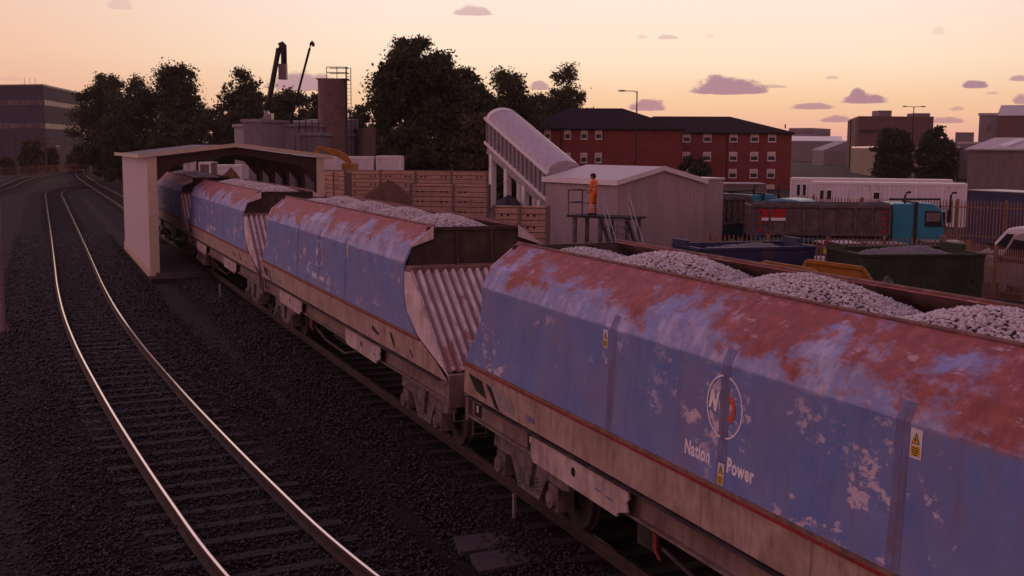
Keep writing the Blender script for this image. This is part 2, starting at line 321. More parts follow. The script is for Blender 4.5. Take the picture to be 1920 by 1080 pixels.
# ------------------------------------------------------------------ mesh builder
class B:
    def __init__(s): s.v = []; s.f = []; s.m = []
    def add(s, vs, fs, m=0):
        o = len(s.v); s.v += [tuple(x) for x in vs]; s.f += [tuple(i+o for i in q) for q in fs]; s.m += [m]*len(fs); return s
    def box(s, x0, x1, y0, y1, z0, z1, m=0):
        return s.add([(x0,y0,z0),(x1,y0,z0),(x1,y1,z0),(x0,y1,z0),(x0,y0,z1),(x1,y0,z1),(x1,y1,z1),(x0,y1,z1)],
            [(0,3,2,1),(4,5,6,7),(0,1,5,4),(1,2,6,5),(2,3,7,6),(3,0,4,7)], m)
    def beam(s, p, q, w, h, m=0, up=(0, 0, 1)):
        p, q = Vector(p), Vector(q); d = (q-p).normalized(); u = Vector(up)
        if abs(d.dot(u)) > .98: u = Vector((1, 0, 0))
        r = d.cross(u).normalized(); u = r.cross(d)
        vs = [e + r*a*w/2 + u*b*h/2 for e in (p, q) for a, b in ((-1,-1),(1,-1),(1,1),(-1,1))]
        return s.add(vs, [(0,1,2,3),(7,6,5,4),(0,4,5,1),(1,5,6,2),(2,6,7,3),(3,7,4,0)], m)
    def prism(s, poly, a, b, axis='y', m=0):
        """poly in the plane across the axis, from a to b along it."""
        def P(u, v, t): return {'y': (u, t, v), 'x': (t, u, v), 'z': (u, v, t)}[axis]
        n = len(poly); vs = [P(u, v, a) for u, v in poly] + [P(u, v, b) for u, v in poly]
        return s.add(vs, [tuple(range(n))[::-1], tuple(range(n, 2*n))] + [(i, (i+1) % n, n+(i+1) % n, n+i) for i in range(n)], m)
    def cyl(s, p, q, r0, r1=None, n=10, m=0, caps=True):
        r1 = r0 if r1 is None else r1
        p, q = Vector(p), Vector(q); d = (q-p).normalized(); u = Vector((0, 0, 1)) if abs(d.z) < .9 else Vector((1, 0, 0))
        a = d.cross(u).normalized(); b = d.cross(a)
        vs = [p + (a*math.cos(2*PI*i/n) + b*math.sin(2*PI*i/n))*r0 for i in range(n)] + [q + (a*math.cos(2*PI*i/n) + b*math.sin(2*PI*i/n))*r1 for i in range(n)]
        fs = [(i, (i+1) % n, n+(i+1) % n, n+i) for i in range(n)]
        if caps: fs += [tuple(range(n))[::-1], tuple(range(n, 2*n))]
        return s.add(vs, fs, m)
    def tube(s, pts, r, n=8, m=0):
        pts = [Vector(p) for p in pts]; rr = r if isinstance(r, (list, tuple)) else [r]*len(pts)
        vs = []; 
        for i, p in enumerate(pts):
            d = (pts[min(i+1, len(pts)-1)] - pts[max(i-1, 0)]).normalized(); u = Vector((0, 0, 1)) if abs(d.z) < .95 else Vector((1, 0, 0))
            a = d.cross(u).normalized(); b = d.cross(a)
            vs += [p + (a*math.cos(2*PI*k/n) + b*math.sin(2*PI*k/n))*rr[i] for k in range(n)]
        fs = [(i*n+k, i*n+(k+1) % n, (i+1)*n+(k+1) % n, (i+1)*n+k) for i in range(len(pts)-1) for k in range(n)]
        fs += [tuple(range(n))[::-1], tuple(range((len(pts)-1)*n, len(pts)*n))]
        return s.add(vs, fs, m)
    def ball(s, c, r, n=12, k=8, m=0):
        r = r if isinstance(r, (tuple, list)) else (r, r, r)
        vs = [(c[0], c[1], c[2]-r[2])]
        for j in range(1, k):
            t = -PI/2 + PI*j/k
            vs += [(c[0]+r[0]*math.cos(t)*math.cos(2*PI*i/n), c[1]+r[1]*math.cos(t)*math.sin(2*PI*i/n), c[2]+r[2]*math.sin(t)) for i in range(n)]
        vs.append((c[0], c[1], c[2]+r[2])); T = len(vs)-1
        fs = [(0, 1+(i+1) % n, 1+i) for i in range(n)] + [(1+(j-1)*n+i, 1+(j-1)*n+(i+1) % n, 1+j*n+(i+1) % n, 1+j*n+i) for j in range(1, k-1) for i in range(n)]
        fs += [(T, 1+(k-2)*n+i, 1+(k-2)*n+(i+1) % n) for i in range(n)]
        return s.add(vs, fs, m)
    def quad(s, a, b, c, d, m=0): return s.add([a, b, c, d], [(0, 1, 2, 3)], m)
    def build(s, name, mats, parent=None, smooth=False, fix=True, bevel=0.0, loc=None, rotz=None):
        me = bpy.data.meshes.new(name); me.from_pydata(s.v, [], s.f)
        mats = mats if isinstance(mats, (list, tuple)) else [mats]
        for m in mats: me.materials.append(M[m] if isinstance(m, str) else m)
        if len(mats) > 1: me.polygons.foreach_set('material_index', s.m)
        if fix:
            bm = bmesh.new(); bm.from_mesh(me); bmesh.ops.recalc_face_normals(bm, faces=bm.faces); bm.to_mesh(me); bm.free()
        if smooth: me.polygons.foreach_set('use_smooth', [True]*len(me.polygons))
        me.update()
        o = bpy.data.objects.new(name, me); COL.objects.link(o)
        if parent: o.parent = parent
        if loc is not None: o.location = loc
        if rotz is not None: o.rotation_euler = (0, 0, rotz)
        if bevel:
            md = o.modifiers.new('bevel', 'BEVEL'); md.width = bevel; md.segments = 2; md.limit_method = 'ANGLE'; md.angle_limit = .6
        return o
def np_mesh(name, V, Q, mat, parent=None, smooth=False):
    """Mesh from arrays: V (n,3), Q (m,k) all of the same face size."""
    me = bpy.data.meshes.new(name); k = Q.shape[1]
    me.vertices.add(len(V)); me.vertices.foreach_set('co', V.astype(np.float32).ravel())
    me.loops.add(Q.size); me.loops.foreach_set('vertex_index', Q.astype(np.int32).ravel())
    me.polygons.add(len(Q)); me.polygons.foreach_set('loop_start', np.arange(0, Q.size, k, dtype=np.int32)); me.polygons.foreach_set('loop_total', np.full(len(Q), k, dtype=np.int32))
    me.materials.append(M[mat])
    if smooth: me.polygons.foreach_set('use_smooth', np.ones(len(Q), dtype=bool))
    me.update(calc_edges=True); me.validate()
    o = bpy.data.objects.new(name, me); COL.objects.link(o); o.parent = parent
    return o
def tag(o, label=None, cat=None, group=None, kind=None):
    if label: o['label'] = label
    if cat: o['category'] = cat
    if group: o['group'] = group
    if kind: o['kind'] = kind
    return o
def thing(name, label, cat, loc=(0, 0, 0), rotz=0.0, group=None):
    o = bpy.data.objects.new(name, None); COL.objects.link(o); o.location = loc; o.rotation_euler = (0, 0, rotz); o.empty_display_size = .3
    return tag(o, label, cat, group)
def kids(o): return [c for c in COL.objects if c.parent is o]
def copy_tree(o, parent=None):
    c = o.copy(); COL.objects.link(c)
    if parent: c.parent = parent
    for k in kids(o): copy_tree(k, c)
    return c
def text_bm(txt, size, bold=.0, extrude=.003, sx=1.0):
    cu = bpy.data.curves.new('lettering', 'FONT'); cu.body = txt; cu.size = size; cu.offset = bold; cu.extrude = extrude; cu.resolution_u = 3; cu.space_character = 1.09
    o = bpy.data.objects.new('lettering', cu); COL.objects.link(o); bpy.context.view_layer.update()
    me = bpy.data.meshes.new_from_object(o.evaluated_get(bpy.context.evaluated_depsgraph_get()))
    COL.objects.unlink(o); bpy.data.objects.remove(o)
    for v in me.vertices: v.co.x *= sx
    return me
def apply_mods(o):
    bpy.context.view_layer.update()
    me = bpy.data.meshes.new_from_object(o.evaluated_get(bpy.context.evaluated_depsgraph_get()))
    o.modifiers.clear(); o.data = me
def smooth_path(pts, step):
    """Catmull-Rom through (x, y) points, resampled at even steps."""
    P = [Vector(p) for p in pts]; P = [P[0]*2-P[1]] + P + [P[-1]*2-P[-2]]; out = []
    for i in range(1, len(P)-2):
        for k in range(24):
            t = k/24; a, b, c, d = P[i-1:i+3]
            out.append(.5*((2*b) + (c-a)*t + (2*a-5*b+4*c-d)*t*t + (3*b-3*c+d-a)*t**3))
    out.append(P[-2]); res = [out[0]]; acc = 0
    for p, q in zip(out, out[1:]):
        d = (q-p).length; s = 0
        while acc + (d-s) >= step:
            s += step-acc; acc = 0; res.append(p + (q-p)*(s/d))
        acc += d-s
    return res
# ------------------------------------------------------------------ ground, ballast, tracks
GZ = -.30
def ground_sheet():
    bm = B(); S = 1600
    # grid with hole-free, one sheet; finer in the middle is not needed
    bm.quad((-S, -S, GZ), (S, -S, GZ), (S, S, GZ), (-S, S, GZ)); return tag(bm.build('ground', 'ground'), kind='structure')
ground_sheet()
# hard standing of the yard beyond the train, out to the far sheds
ya = [(13, -30), (900, -30), (900, 900), (60, 900), (30, 300), (13, 120)]
b = B(); b.add([(x, y, GZ+.006) for x, y in ya], [tuple(range(len(ya)))]); tag(b.build('yard_road', 'asphalt', fix=False), kind='structure')
# rough grass in the crook of the two left tracks
gp = [on(px, py, GZ+.01) for px, py in ((48, 345), (70, 334), (110, 328), (135, 334), (120, 343), (95, 352), (70, 352))]
b = B(); b.add(gp, [tuple(range(len(gp)))]); tag(b.build('grass_patch', 'grassy', fix=False), kind='structure')

def offset_path(path, d):
    out = []
    for i, p in enumerate(path):
        t = (path[min(i+1, len(path)-1)] - path[max(i-1, 0)]).normalized(); out.append(Vector((p.x + t.y*d, p.y - t.x*d)))
    return out
def extrude_profile(bm, path, prof, mats):
    n = len(prof); o = len(bm.v)
    for i, p in enumerate(path):
        t = (path[min(i+1, len(path)-1)] - path[max(i-1, 0)]).normalized()
        for a, z in prof: bm.v.append((p.x + t.y*a, p.y - t.x*a, z))
    for i in range(len(path)-1):
        for k in range(n):
            bm.f.append((o+i*n+k, o+i*n+(k+1) % n, o+(i+1)*n+(k+1) % n, o+(i+1)*n+k)); bm.m.append(mats[k])
RAILP = [(-.07, -.155), (.07, -.155), (.07, -.14), (.012, -.11), (.012, -.045), (.036, -.035), (.036, -.006), (.018, 0), (-.018, 0), (-.036, -.006), (-.036, -.035), (-.012, -.045), (-.012, -.11), (-.07, -.14)]
RAILM = [0]*14
RAILM[7] = 1
def ballast_strip(name, path, half=1.75, mat='ballast', seed=1, up=True):
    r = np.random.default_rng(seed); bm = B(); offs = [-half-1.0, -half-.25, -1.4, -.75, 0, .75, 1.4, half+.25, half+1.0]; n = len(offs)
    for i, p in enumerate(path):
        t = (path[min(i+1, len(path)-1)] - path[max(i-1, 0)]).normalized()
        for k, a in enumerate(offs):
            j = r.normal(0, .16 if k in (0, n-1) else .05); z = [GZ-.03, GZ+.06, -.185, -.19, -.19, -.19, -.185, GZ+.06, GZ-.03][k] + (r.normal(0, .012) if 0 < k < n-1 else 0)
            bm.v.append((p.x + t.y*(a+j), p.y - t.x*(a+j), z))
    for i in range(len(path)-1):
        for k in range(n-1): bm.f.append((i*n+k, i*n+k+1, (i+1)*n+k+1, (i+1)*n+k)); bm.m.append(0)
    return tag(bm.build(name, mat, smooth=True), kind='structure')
SLP = B(); SLP.prism([(-.125, -.30), (.125, -.30), (.10, -.155), (-.10, -.155)], -1.25, 1.25, 'x')
sleeper_me = None
def track(pts, label, topmat='rail_top', s0=-5, nsl=100, seed=1, first=0, group=None):
    global sleeper_me
    path = smooth_path(pts, .5)
    ballast_strip('ballast', path[::2] + [path[-1]], seed=seed)
    T = thing('railway_track', label, 'railway track', (0, 0, 0), group=group)
    for d in (-.7525, .7525):
        bm = B(); extrude_profile(bm, offset_path(path, d), RAILP, RAILM); bm.build('rail', ['rail_side', topmat], T, smooth=False)
    sp = smooth_path(pts, .68)[first:]
    rest = B()
    for i, p in enumerate(sp[:-1]):
        t = (sp[i+1]-p).normalized(); a = math.atan2(t.y, t.x) - PI/2
        if i < nsl:
            if sleeper_me is None: o = SLP.build('sleeper', 'sleeper', T, bevel=0); sleeper_me = o.data
            else: o = bpy.data.objects.new('sleeper', sleeper_me); COL.objects.link(o); o.parent = T
            o.location = (p.x, p.y, random.uniform(-.008, .004)); o.rotation_euler = (0, 0, a + random.gauss(0, .008))
        else:
            ca, sa = math.cos(a), math.sin(a); rest.add([(p.x + x*ca - y*sa, p.y + x*sa + y*ca, z) for x, y, z in SLP.v], SLP.f)
    if rest.v: tag(rest.build('sleepers', 'sleeper', T), kind='stuff')
    return path
LEFT = [(4.2, 4.0), (3.35, 8.5), (2.63, 13), (2.30, 16.5), (1.99, 21), (1.77, 25), (1.55, 30), (1.40, 36), (1.36, 43), (1.40, 50), (1.46, 60), (1.54, 76), (1.62, 95), (1.72, 115), (1.85, 128), (2.5, 137), (3.9, 143.5), (5.6, 145.5), (6.6, 146.2)]
left_path = track(LEFT, 'open curving railway track with bright polished rails left of the wagons', seed=3, first=6)
TRAIN = [(TX, -6), (TX, 20), (TX, 60), (TX, 95), (7.15, 120), (6.95, 165), (7.1, 200), (8.2, 250)]
train_path = track(TRAIN, 'straight railway track carrying the hopper wagons through the loading shed', 'rail_top_dull', seed=5, first=10)
FARL = [(-16, 95), (-9.5, 112), (-5.2, 128), (-3.1, 147), (-2.2, 166), (-.2, 192), (3.5, 216), (7.8, 236)]
track(FARL, 'far curving track sweeping in from the left edge towards the junction', 'rail_top_dull', nsl=60, seed=9)

# loose ballast stones of the foreground
def stones(name, pos, size, mat, flat=.6, seed=1, parent=None, round_=False):
    r = np.random.default_rng(seed); n = len(pos)
    if round_:
        t = (1+5**.5)/2
        bv = np.array([(-1,t,0),(1,t,0),(-1,-t,0),(1,-t,0),(0,-1,t),(0,1,t),(0,-1,-t),(0,1,-t),(t,0,-1),(t,0,1),(-t,0,-1),(-t,0,1)])/math.hypot(1, t)
        bf = np.array([(0,11,5),(0,5,1),(0,1,7),(0,7,10),(0,10,11),(1,5,9),(5,11,4),(11,10,2),(10,7,6),(7,1,8),(3,9,4),(3,4,2),(3,2,6),(3,6,8),(3,8,9),(4,9,5),(2,4,11),(6,2,10),(8,6,7),(9,8,1)])
    else:
        bv = np.array([(1,.1,-.2),(.1,1,.2),(-1,.2,.1),(-.1,-1,-.1),(.15,.1,1),(-.1,0,-1)], float)
        bf = np.array([(0,1,4),(1,2,4),(2,3,4),(3,0,4),(1,0,5),(2,1,5),(3,2,5),(0,3,5)])
    k = len(bv)
    V = np.repeat(bv[None], n, 0) * (1 + r.normal(0, .16, (n, k, 1)))
    sc = size[:, None]*np.stack([r.uniform(.9, 1.6, n), r.uniform(.6, 1.0, n), flat*r.uniform(.8, 1.2, n)], 1); V = V*sc[:, None, :]
    a = r.uniform(0, 2*PI, n); tl = r.normal(0, .35, n); ca, sa = np.cos(a), np.sin(a); ct, st_ = np.cos(tl), np.sin(tl)
    x, y, z = V[..., 0].copy(), V[..., 1].copy(), V[..., 2].copy()
    x, z = x*ct[:, None] - z*st_[:, None], x*st_[:, None] + z*ct[:, None]
    V = np.stack([x*ca[:, None]-y*sa[:, None], x*sa[:, None]+y*ca[:, None], z], 2) + pos[:, None, :]
    F = (bf[None] + (np.arange(n)*k)[:, None, None]).reshape(-1, 3)
    return np_mesh(name, V.reshape(-1, 3), F, mat, parent, smooth=round_)
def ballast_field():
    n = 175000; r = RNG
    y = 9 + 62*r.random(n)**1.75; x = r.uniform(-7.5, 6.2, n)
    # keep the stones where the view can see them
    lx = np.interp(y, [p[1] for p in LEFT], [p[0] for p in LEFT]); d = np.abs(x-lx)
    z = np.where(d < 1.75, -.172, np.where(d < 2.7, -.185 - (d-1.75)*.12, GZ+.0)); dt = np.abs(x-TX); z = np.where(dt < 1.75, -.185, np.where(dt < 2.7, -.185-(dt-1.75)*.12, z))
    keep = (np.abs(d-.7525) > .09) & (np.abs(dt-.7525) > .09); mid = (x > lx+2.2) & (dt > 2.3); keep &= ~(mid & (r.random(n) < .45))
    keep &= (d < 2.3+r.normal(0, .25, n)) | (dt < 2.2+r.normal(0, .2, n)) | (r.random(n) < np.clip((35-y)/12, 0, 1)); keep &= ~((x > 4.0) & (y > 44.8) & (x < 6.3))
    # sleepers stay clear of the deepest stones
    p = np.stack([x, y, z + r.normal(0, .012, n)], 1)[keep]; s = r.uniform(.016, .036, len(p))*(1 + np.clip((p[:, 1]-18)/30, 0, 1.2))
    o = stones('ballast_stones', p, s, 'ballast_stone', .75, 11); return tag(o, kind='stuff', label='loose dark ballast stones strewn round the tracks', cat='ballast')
ballast_field()

# ------------------------------------------------------------------ hopper wagons
FAR, NEAR = 7.16, -5.48
def yf(z): return float(np.interp(z, [1.0, 1.28, 1.66, 1.83, 2.45], [7.78, 7.77, 7.74, 7.70, FAR]))
def yn(z): return float(np.interp(z, [1.0, 1.37, 1.78, 2.13, 2.45], [-7.9, -7.78, -6.21, -5.60, NEAR]))
def side_x(z): return float(np.interp(z, [1.20, 1.78, 2.13, 2.45, 2.94, 3.219, 3.554], [1.395, 1.39, 1.372, 1.36, 1.345, 1.217, .786]))
def side_sheet(sgn, zs, ny, th, off=0.0):
    """A bent side sheet with real thickness: outer skin slot 0, inner skin slot 1."""
    bm = B(); n = len(zs)
    for lay in (0, 1):
        for k, z in enumerate(zs):
            z0, z1 = zs[max(k-1, 0)], zs[min(k+1, n-1)]; dx, dz = side_x(z1)-side_x(z0), z1-z0; l = math.hypot(dx, dz); nx, nz = dz/l, -dx/l
            x = side_x(z) + off - lay*th*nx; zz = z - lay*th*nz
            for i in range(ny+1):
                t = i/ny; bm.v.append((sgn*x, yn(z)*(1-t) + yf(z)*t, zz))
    W = ny+1; o2 = n*W
    for k in range(n-1):
        for i in range(ny):
            a = k*W+i; bm.f.append((a, a+1, a+W+1, a+W)); bm.m.append(0); a += o2; bm.f.append((a, a+W, a+W+1, a+1)); bm.m.append(1)
    for k in range(n-1):
        for i in (0, ny): a = k*W+i; bm.f.append((a, a+W, a+W+o2, a+o2)); bm.m.append(0)
    for k in (0, n-1):
        for i in range(ny): a = k*W+i; bm.f.append((a, a+1, a+1+o2, a+o2)); bm.m.append(0)
    return bm
def place_text(me, x, y, z, parent, mat, tilt=0.0):
    me.materials.clear(); me.materials.append(M[mat]); o = bpy.data.objects.new('lettering', me); COL.objects.link(o); o.parent = parent
    R = Matrix(((0, 0, -1), (-1, 0, 0), (0, 1, 0))).to_4x4(); o.matrix_local = Matrix.Translation((x, y, z)) @ R @ Matrix.Rotation(tilt, 4, 'X'); return o
def warning_sign(parent, y, z, w=.105, h=.20):
    x = -(side_x(z)+.006); tl = (side_x(z-.1)-side_x(z+.1))/.2
    def X(dz): return x - tl*(-dz)*-1 if False else -(side_x(z+dz)+.006)
    b = B(); b.add([(X(-h/2), y+w/2, z-h/2), (X(-h/2), y-w/2, z-h/2), (X(h/2), y-w/2, z+h/2), (X(h/2), y+w/2, z+h/2), (X(-h/2)+.004, y+w/2, z-h/2), (X(-h/2)+.004, y-w/2, z-h/2), (X(h/2)+.004, y-w/2, z+h/2), (X(h/2)+.004, y+w/2, z+h/2)], [(0,1,2,3),(4,7,6,5),(0,4,5,1),(1,5,6,2),(2,6,7,3),(3,7,4,0)])
    s = b.build('warning_sign', 'white', parent)
    b = B()
    def P(u, v, d): return (-(side_x(z+v)+.006+d), y-u, z+v)
    def pl(pts, d, m): b.add([P(u, v, d) for u, v in pts], [tuple(range(len(pts)))], m)
    pl([(-.043, .0), (.043, .0), (0, .085)], .003, 1); pl([(-.033, .007), (.033, .007), (0, .072)], .005, 0)
    pl([(.004, .058), (-.013, .030), (-.001, .030), (-.006, .010), (.013, .036), (.002, .036)], .007, 1)
    pl([(-.044, -.09), (.044, -.09), (.044, -.012), (-.044, -.012)], .003, 0)
    for k, w_ in enumerate((.07, .07, .06, .045)): pl([(-w_/2, -.034-.017*k), (w_/2, -.034-.017*k), (w_/2, -.027-.017*k), (-w_/2, -.027-.017*k)], .005, 1)
    b.build('pictogram', ['yellow', 'ink'], s, fix=False)
def make_bogie(parent, yc, flip):
    bg = bpy.data.objects.new('bogie', None); COL.objects.link(bg); bg.parent = parent; bg.location = (0, yc, 0); bg.empty_display_size = .2
    for dy in (-.9, .9):
        b = B()
        b.cyl((-.8, dy, .42), (.8, dy, .42), .075, n=12)
        for sg in (-1, 1):
            b.cyl((sg*.70, dy, .42), (sg*.745, dy, .42), .455, n=28); b.cyl((sg*.745, dy, .42), (sg*.83, dy, .42), .42, n=28); b.cyl((sg*.83, dy, .42), (sg*.86, dy, .42), .15, n=16)
        b.build('wheelset', 'under', bg, bevel=.012)
    for sg in (-1, 1):
        b = B()
        pr = [(-1.28, .62), (-1.22, .82), (-.72, .86), (-.45, .93), (.45, .93), (.72, .86), (1.22, .82), (1.28, .62), (1.05, .58), (.62, .60), (.45, .40), (.36, .24), (-.36, .24), (-.45, .40), (-.62, .60), (-1.05, .58)]
        b.prism(pr, sg*.98, sg*1.14, 'x')
        b.box(min(sg*1.14, sg*1.17), max(sg*1.14, sg*1.17), -.5, .5, .84, .90); b.prism([(-.30, .82), (.30, .82), (.16, .38), (-.16, .38)], sg*1.14, sg*1.20, 'x')
        b.build('side_frame', 'bogie', bg, bevel=.012)
        for dy in (-.9, .9):
            b = B(); b.box(min(sg*.95, sg*1.18), max(sg*.95, sg*1.18), dy-.15, dy+.15, .28, .60); b.cyl((sg*1.18, dy, .42), (sg*1.24, dy, .42), .13, .11, n=16); b.cyl((sg*1.24, dy, .42), (sg*1.25, dy, .42), .05, n=8)
            b.build('axle_box', 'bogie', bg, bevel=.01)
        for dy in (-.30, -.12, .12, .30):
            b = B(); pts = [(sg*1.09 + .06*math.cos(t)*1, dy + .06*math.sin(t), .30 + t/(2*PI)*.055) for t in np.linspace(0, 10*PI, 60)]; b.tube(pts, .016, 5); b.build('spring', 'grey_steel', bg, smooth=True)
    return bg
def make_wagon():
    W = thing('hopper_wagon', 'x', 'hopper wagon', (TX, 0, 0))
    for sg in (-1, 1):
        zs = [1.79, 2.13, 2.45, 2.7, 2.94, 3.08, 3.219, 3.40, 3.554]
        side_sheet(sg, zs, 44, .035).build('side_panel', ['wagon', 'inner'], W)
        # rolled lip along the top and the welded fold bead
        b = B(); b.cyl((sg*.79, NEAR, 3.555), (sg*.79, FAR, 3.555), .02, n=8); b.build('top_lip', 'inner', W)
        side_sheet(sg, [1.30, 1.50, 1.715], 4, .03).build('lower_side', ['lower', 'inner'], W)
        side_sheet(sg, [1.715, 1.745], 2, .04, .012).build('red_stripe', ['redline', 'inner'], W)
        side_sheet(sg, [1.745, 1.79], 2, .04, .006).build('ledge', ['brownline', 'inner'], W)
        for y in (3.12, .86, -1.48):
            b = B()
            for y0, y1, d in ((y-.075, y+.075, .0025), (y-.008, y+.008, .0045)):
                zz = [1.80, 2.13, 2.45, 2.94, 3.08]; 
                for z0, z1 in zip(zz, zz[1:]):
                    b.add([(sg*(side_x(z0)-.01), y0, z0), (sg*(side_x(z0)-.01), y1, z0), (sg*(side_x(z1)-.01), y1, z1), (sg*(side_x(z1)-.01), y0, z1), (sg*(side_x(z0)+d), y0, z0), (sg*(side_x(z0)+d), y1, z0), (sg*(side_x(z1)+d), y1, z1), (sg*(side_x(z1)+d), y0, z1)], [(0,3,2,1),(4,5,6,7),(0,1,5,4),(1,2,6,5),(2,3,7,6),(3,0,4,7)])
            b.build('rib', 'wagon_rib', W)
        # end gussets tying the lip to the end wall
        for ye, in ((NEAR+.004,), (FAR-.004,)):
            b = B(); b.prism([(sg*.80, 3.55), (sg*.80, 3.33), (sg*1.20, 3.20), (sg*1.215, 3.225)], ye-.012, ye+.012, 'y'); b.build('gusset', 'cheek', W)
        # solebar with flanges, worn cover plates, holes
        b = B(); b.box(min(sg*1.24, sg*1.27), max(sg*1.24, sg*1.27), -7.72, 7.80, .95, 1.24); b.box(min(sg*1.18, sg*1.37), max(sg*1.18, sg*1.37), -7.74, 7.82, 1.235, 1.262); b.box(min(sg*1.18, sg*1.34), max(sg*1.18, sg*1.34), -7.74, 7.82, .925, .952)
        b.build('solebar', 'sole', W, bevel=.004)
        b = B(); b.box(min(sg*1.05, sg*1.20), max(sg*1.05, sg*1.20), -7.5, 7.6, 1.262, 1.36); b.build('sill_recess', 'under', W)
        for y0, y1 in ((2.60, 5.25), (-4.15, -1.60)):
            yc = (y0+y1)/2 + .05; zc = 1.09; b = B(); K = 18; ring = [(yc+.055*math.cos(2*PI*k/K), zc+.06*math.sin(2*PI*k/K)) for k in range(K)]
            cor = [(y1, 1.228), (y0+.02, 1.228), (y0, 1.15), (y0+.06, 1.09), (y0+.02, 1.0), (y0+.25, .93), (y0+.27, .88), (y1-.1, .90), (y1, .96)]
            x0, x1 = sg*1.375, sg*1.40
            vs = [(x, y, z) for x in (x1, x0) for y, z in cor]; n = len(cor)
            b.add(vs, [tuple(range(n)), tuple(range(n, 2*n))[::-1]] + [(i, (i+1) % n, n+(i+1) % n, n+i) for i in range(n)])
            pl = b.build('cover_plate', 'plate', W)
            b = B(); b.cyl((sg*1.398, yc, zc), (sg*1.404, yc, zc), .058, n=18); b.build('hand_hole', 'ink', pl)
            b = B()
            for k in range(2): b.box(min(sg*1.40, sg*1.403), max(sg*1.40, sg*1.403), yc-1.0+k*.28, yc-.85+k*.28, 1.02+.02*k, 1.045+.02*k)
            b.build('stencil_marks', 'wagon_rib', pl)
        b = B(); b.box(min(sg*1.36, sg*1.44), max(sg*1.36, sg*1.44), -7.5, 7.6, 1.262, 1.275); b.build('sill_ledge', 'under', W)
        # access openings and slots in the lower side
        for nm, poly in (('access_opening', [(7.55, 1.62), (7.02, 1.60), (6.85, 1.38), (7.25, 1.42)]), ('slot', [(6.85, 1.60), (6.68, 1.58), (6.35, 1.31), (6.5, 1.33)]), ('slot', [(-4.75, 1.62), (-4.92, 1.60), (-5.12, 1.40), (-4.98, 1.42)]), ('slot', [(-5.95, 1.50), (-6.02, 1.49), (-6.15, 1.38), (-6.08, 1.39)]), ('slot', [(-3.62, 1.58), (-4.1, 1.47), (-3.95, 1.44), (-3.6, 1.50)])):
            b = B(); b.prism([(y, z) for y, z in poly], sg*1.375, sg*1.4005, 'x'); b.build(nm, 'ink', W)
        b = B(); b.prism([(6.62, 1.60), (5.95, 1.56), (5.75, 1.34), (6.35, 1.35)], sg*1.38, sg*1.4004, 'x'); sp_ = b.build('data_panel', 'sticker', W)
        b = B()
        for k in range(6):
            z = 1.555-.034*k; b.box(min(sg*1.4, sg*1.402), max(sg*1.4, sg*1.402), 5.93-.03*k, 6.50-.04*k, z, z+.006)
        b.build('stencil_marks', 'ink', sp_)
        b = B(); b.box(min(sg*1.39, sg*1.401), max(sg*1.39, sg*1.401), 5.15, 5.38, 1.40, 1.47); b.build('data_plate', 'wagon_rib', W)
        b = B(); b.box(min(sg*1.27, sg*1.285), max(sg*1.27, sg*1.285), 5.42, 5.62, .96, 1.22); b.box(min(sg*1.285, sg*1.29), max(sg*1.285, sg*1.29), 5.47, 5.54, 1.06, 1.14, 1); b.build('label_clip', ['ink', 'white'], W)
        b = B(); b.box(min(sg*1.27, sg*1.285), max(sg*1.27, sg*1.285), 7.35, 7.6, .97, 1.21); b.box(min(sg*1.285, sg*1.29), max(sg*1.285, sg*1.29), 7.44, 7.50, 1.04, 1.14, 1); b.build('label_clip', ['ink', 'white'], W)
        # brake gear hung under the sole
        b = B(); b.tube([(sg*1.15, 2.4, .70), (sg*1.15, 1.2, .52), (sg*1.15, -.6, .50), (sg*1.15, -1.7, .74)], .03, 6); b.tube([(sg*1.05, 3.6, .80), (sg*1.05, -3.8, .80)], .035, 6); b.cyl((sg*.75, 1.3, .66), (sg*.75, .2, .66), .2, n=14); b.box(min(sg*.9, sg*1.2), max(sg*.9, sg*1.2), 2.35, 2.75, .60, .92); b.build('brake_gear', 'under', W)
        b = B(); b.box(min(sg*1.2, sg*1.23), max(sg*1.2, sg*1.23), 2.28, 2.36, .66, .84); b.tube([(sg*1.22, 2.32, .66), (sg*1.22, 2.2, .58)], .018, 6); b.build('brake_handle', 'redline', W)
    # dark hopper pods between the bogies (discharge chutes)
    for yc in (1.9, -1.9):
        b = B(); b.add([(-1.1, yc-1.6, 1.3), (1.1, yc-1.6, 1.3), (1.1, yc+1.6, 1.3), (-1.1, yc+1.6, 1.3), (-.45, yc-.5, .42), (.45, yc-.5, .42), (.45, yc+.5, .42), (-.45, yc+.5, .42)], [(0,3,2,1),(4,5,6,7),(0,1,5,4),(1,2,6,5),(2,3,7,6),(3,0,4,7)]); b.build('chute', 'under', W)
    b = B(); b.box(-.25, .25, -7.6, 7.7, .95, 1.28); b.build('centre_sill', 'under', W)
    # end walls: near end leans in over the corrugated slope
    def endw(ys, sgn):
        yt, yb, yl, zl = ys
        yw = yb if sgn < 0 else -5.44; zb_ = 2.70; zt2 = 2.50 if sgn < 0 else 2.80
        b = B(); b.add([(-.80, yt, 3.50), (.80, yt, 3.50), (1.18, (yt*.6+yw*.4), 3.2), (1.31, yw, zb_), (-1.31, yw, zb_), (-1.18, (yt*.6+yw*.4), 3.2)] + [(-.80, yt+sgn*.04, 3.50), (.80, yt+sgn*.04, 3.50), (1.18, (yt*.6+yw*.4)+sgn*.04, 3.2), (1.31, yw+sgn*.04, zb_), (-1.31, yw+sgn*.04, zb_), (-1.18, (yt*.6+yw*.4)+sgn*.04, 3.2)], [(0,1,2,3,4,5), (11,10,9,8,7,6)] + [(i, (i+1) % 6, 6+(i+1) % 6, 6+i) for i in range(6)])
        ew = b.build('end_wall', 'endwall', W)
        b = B()
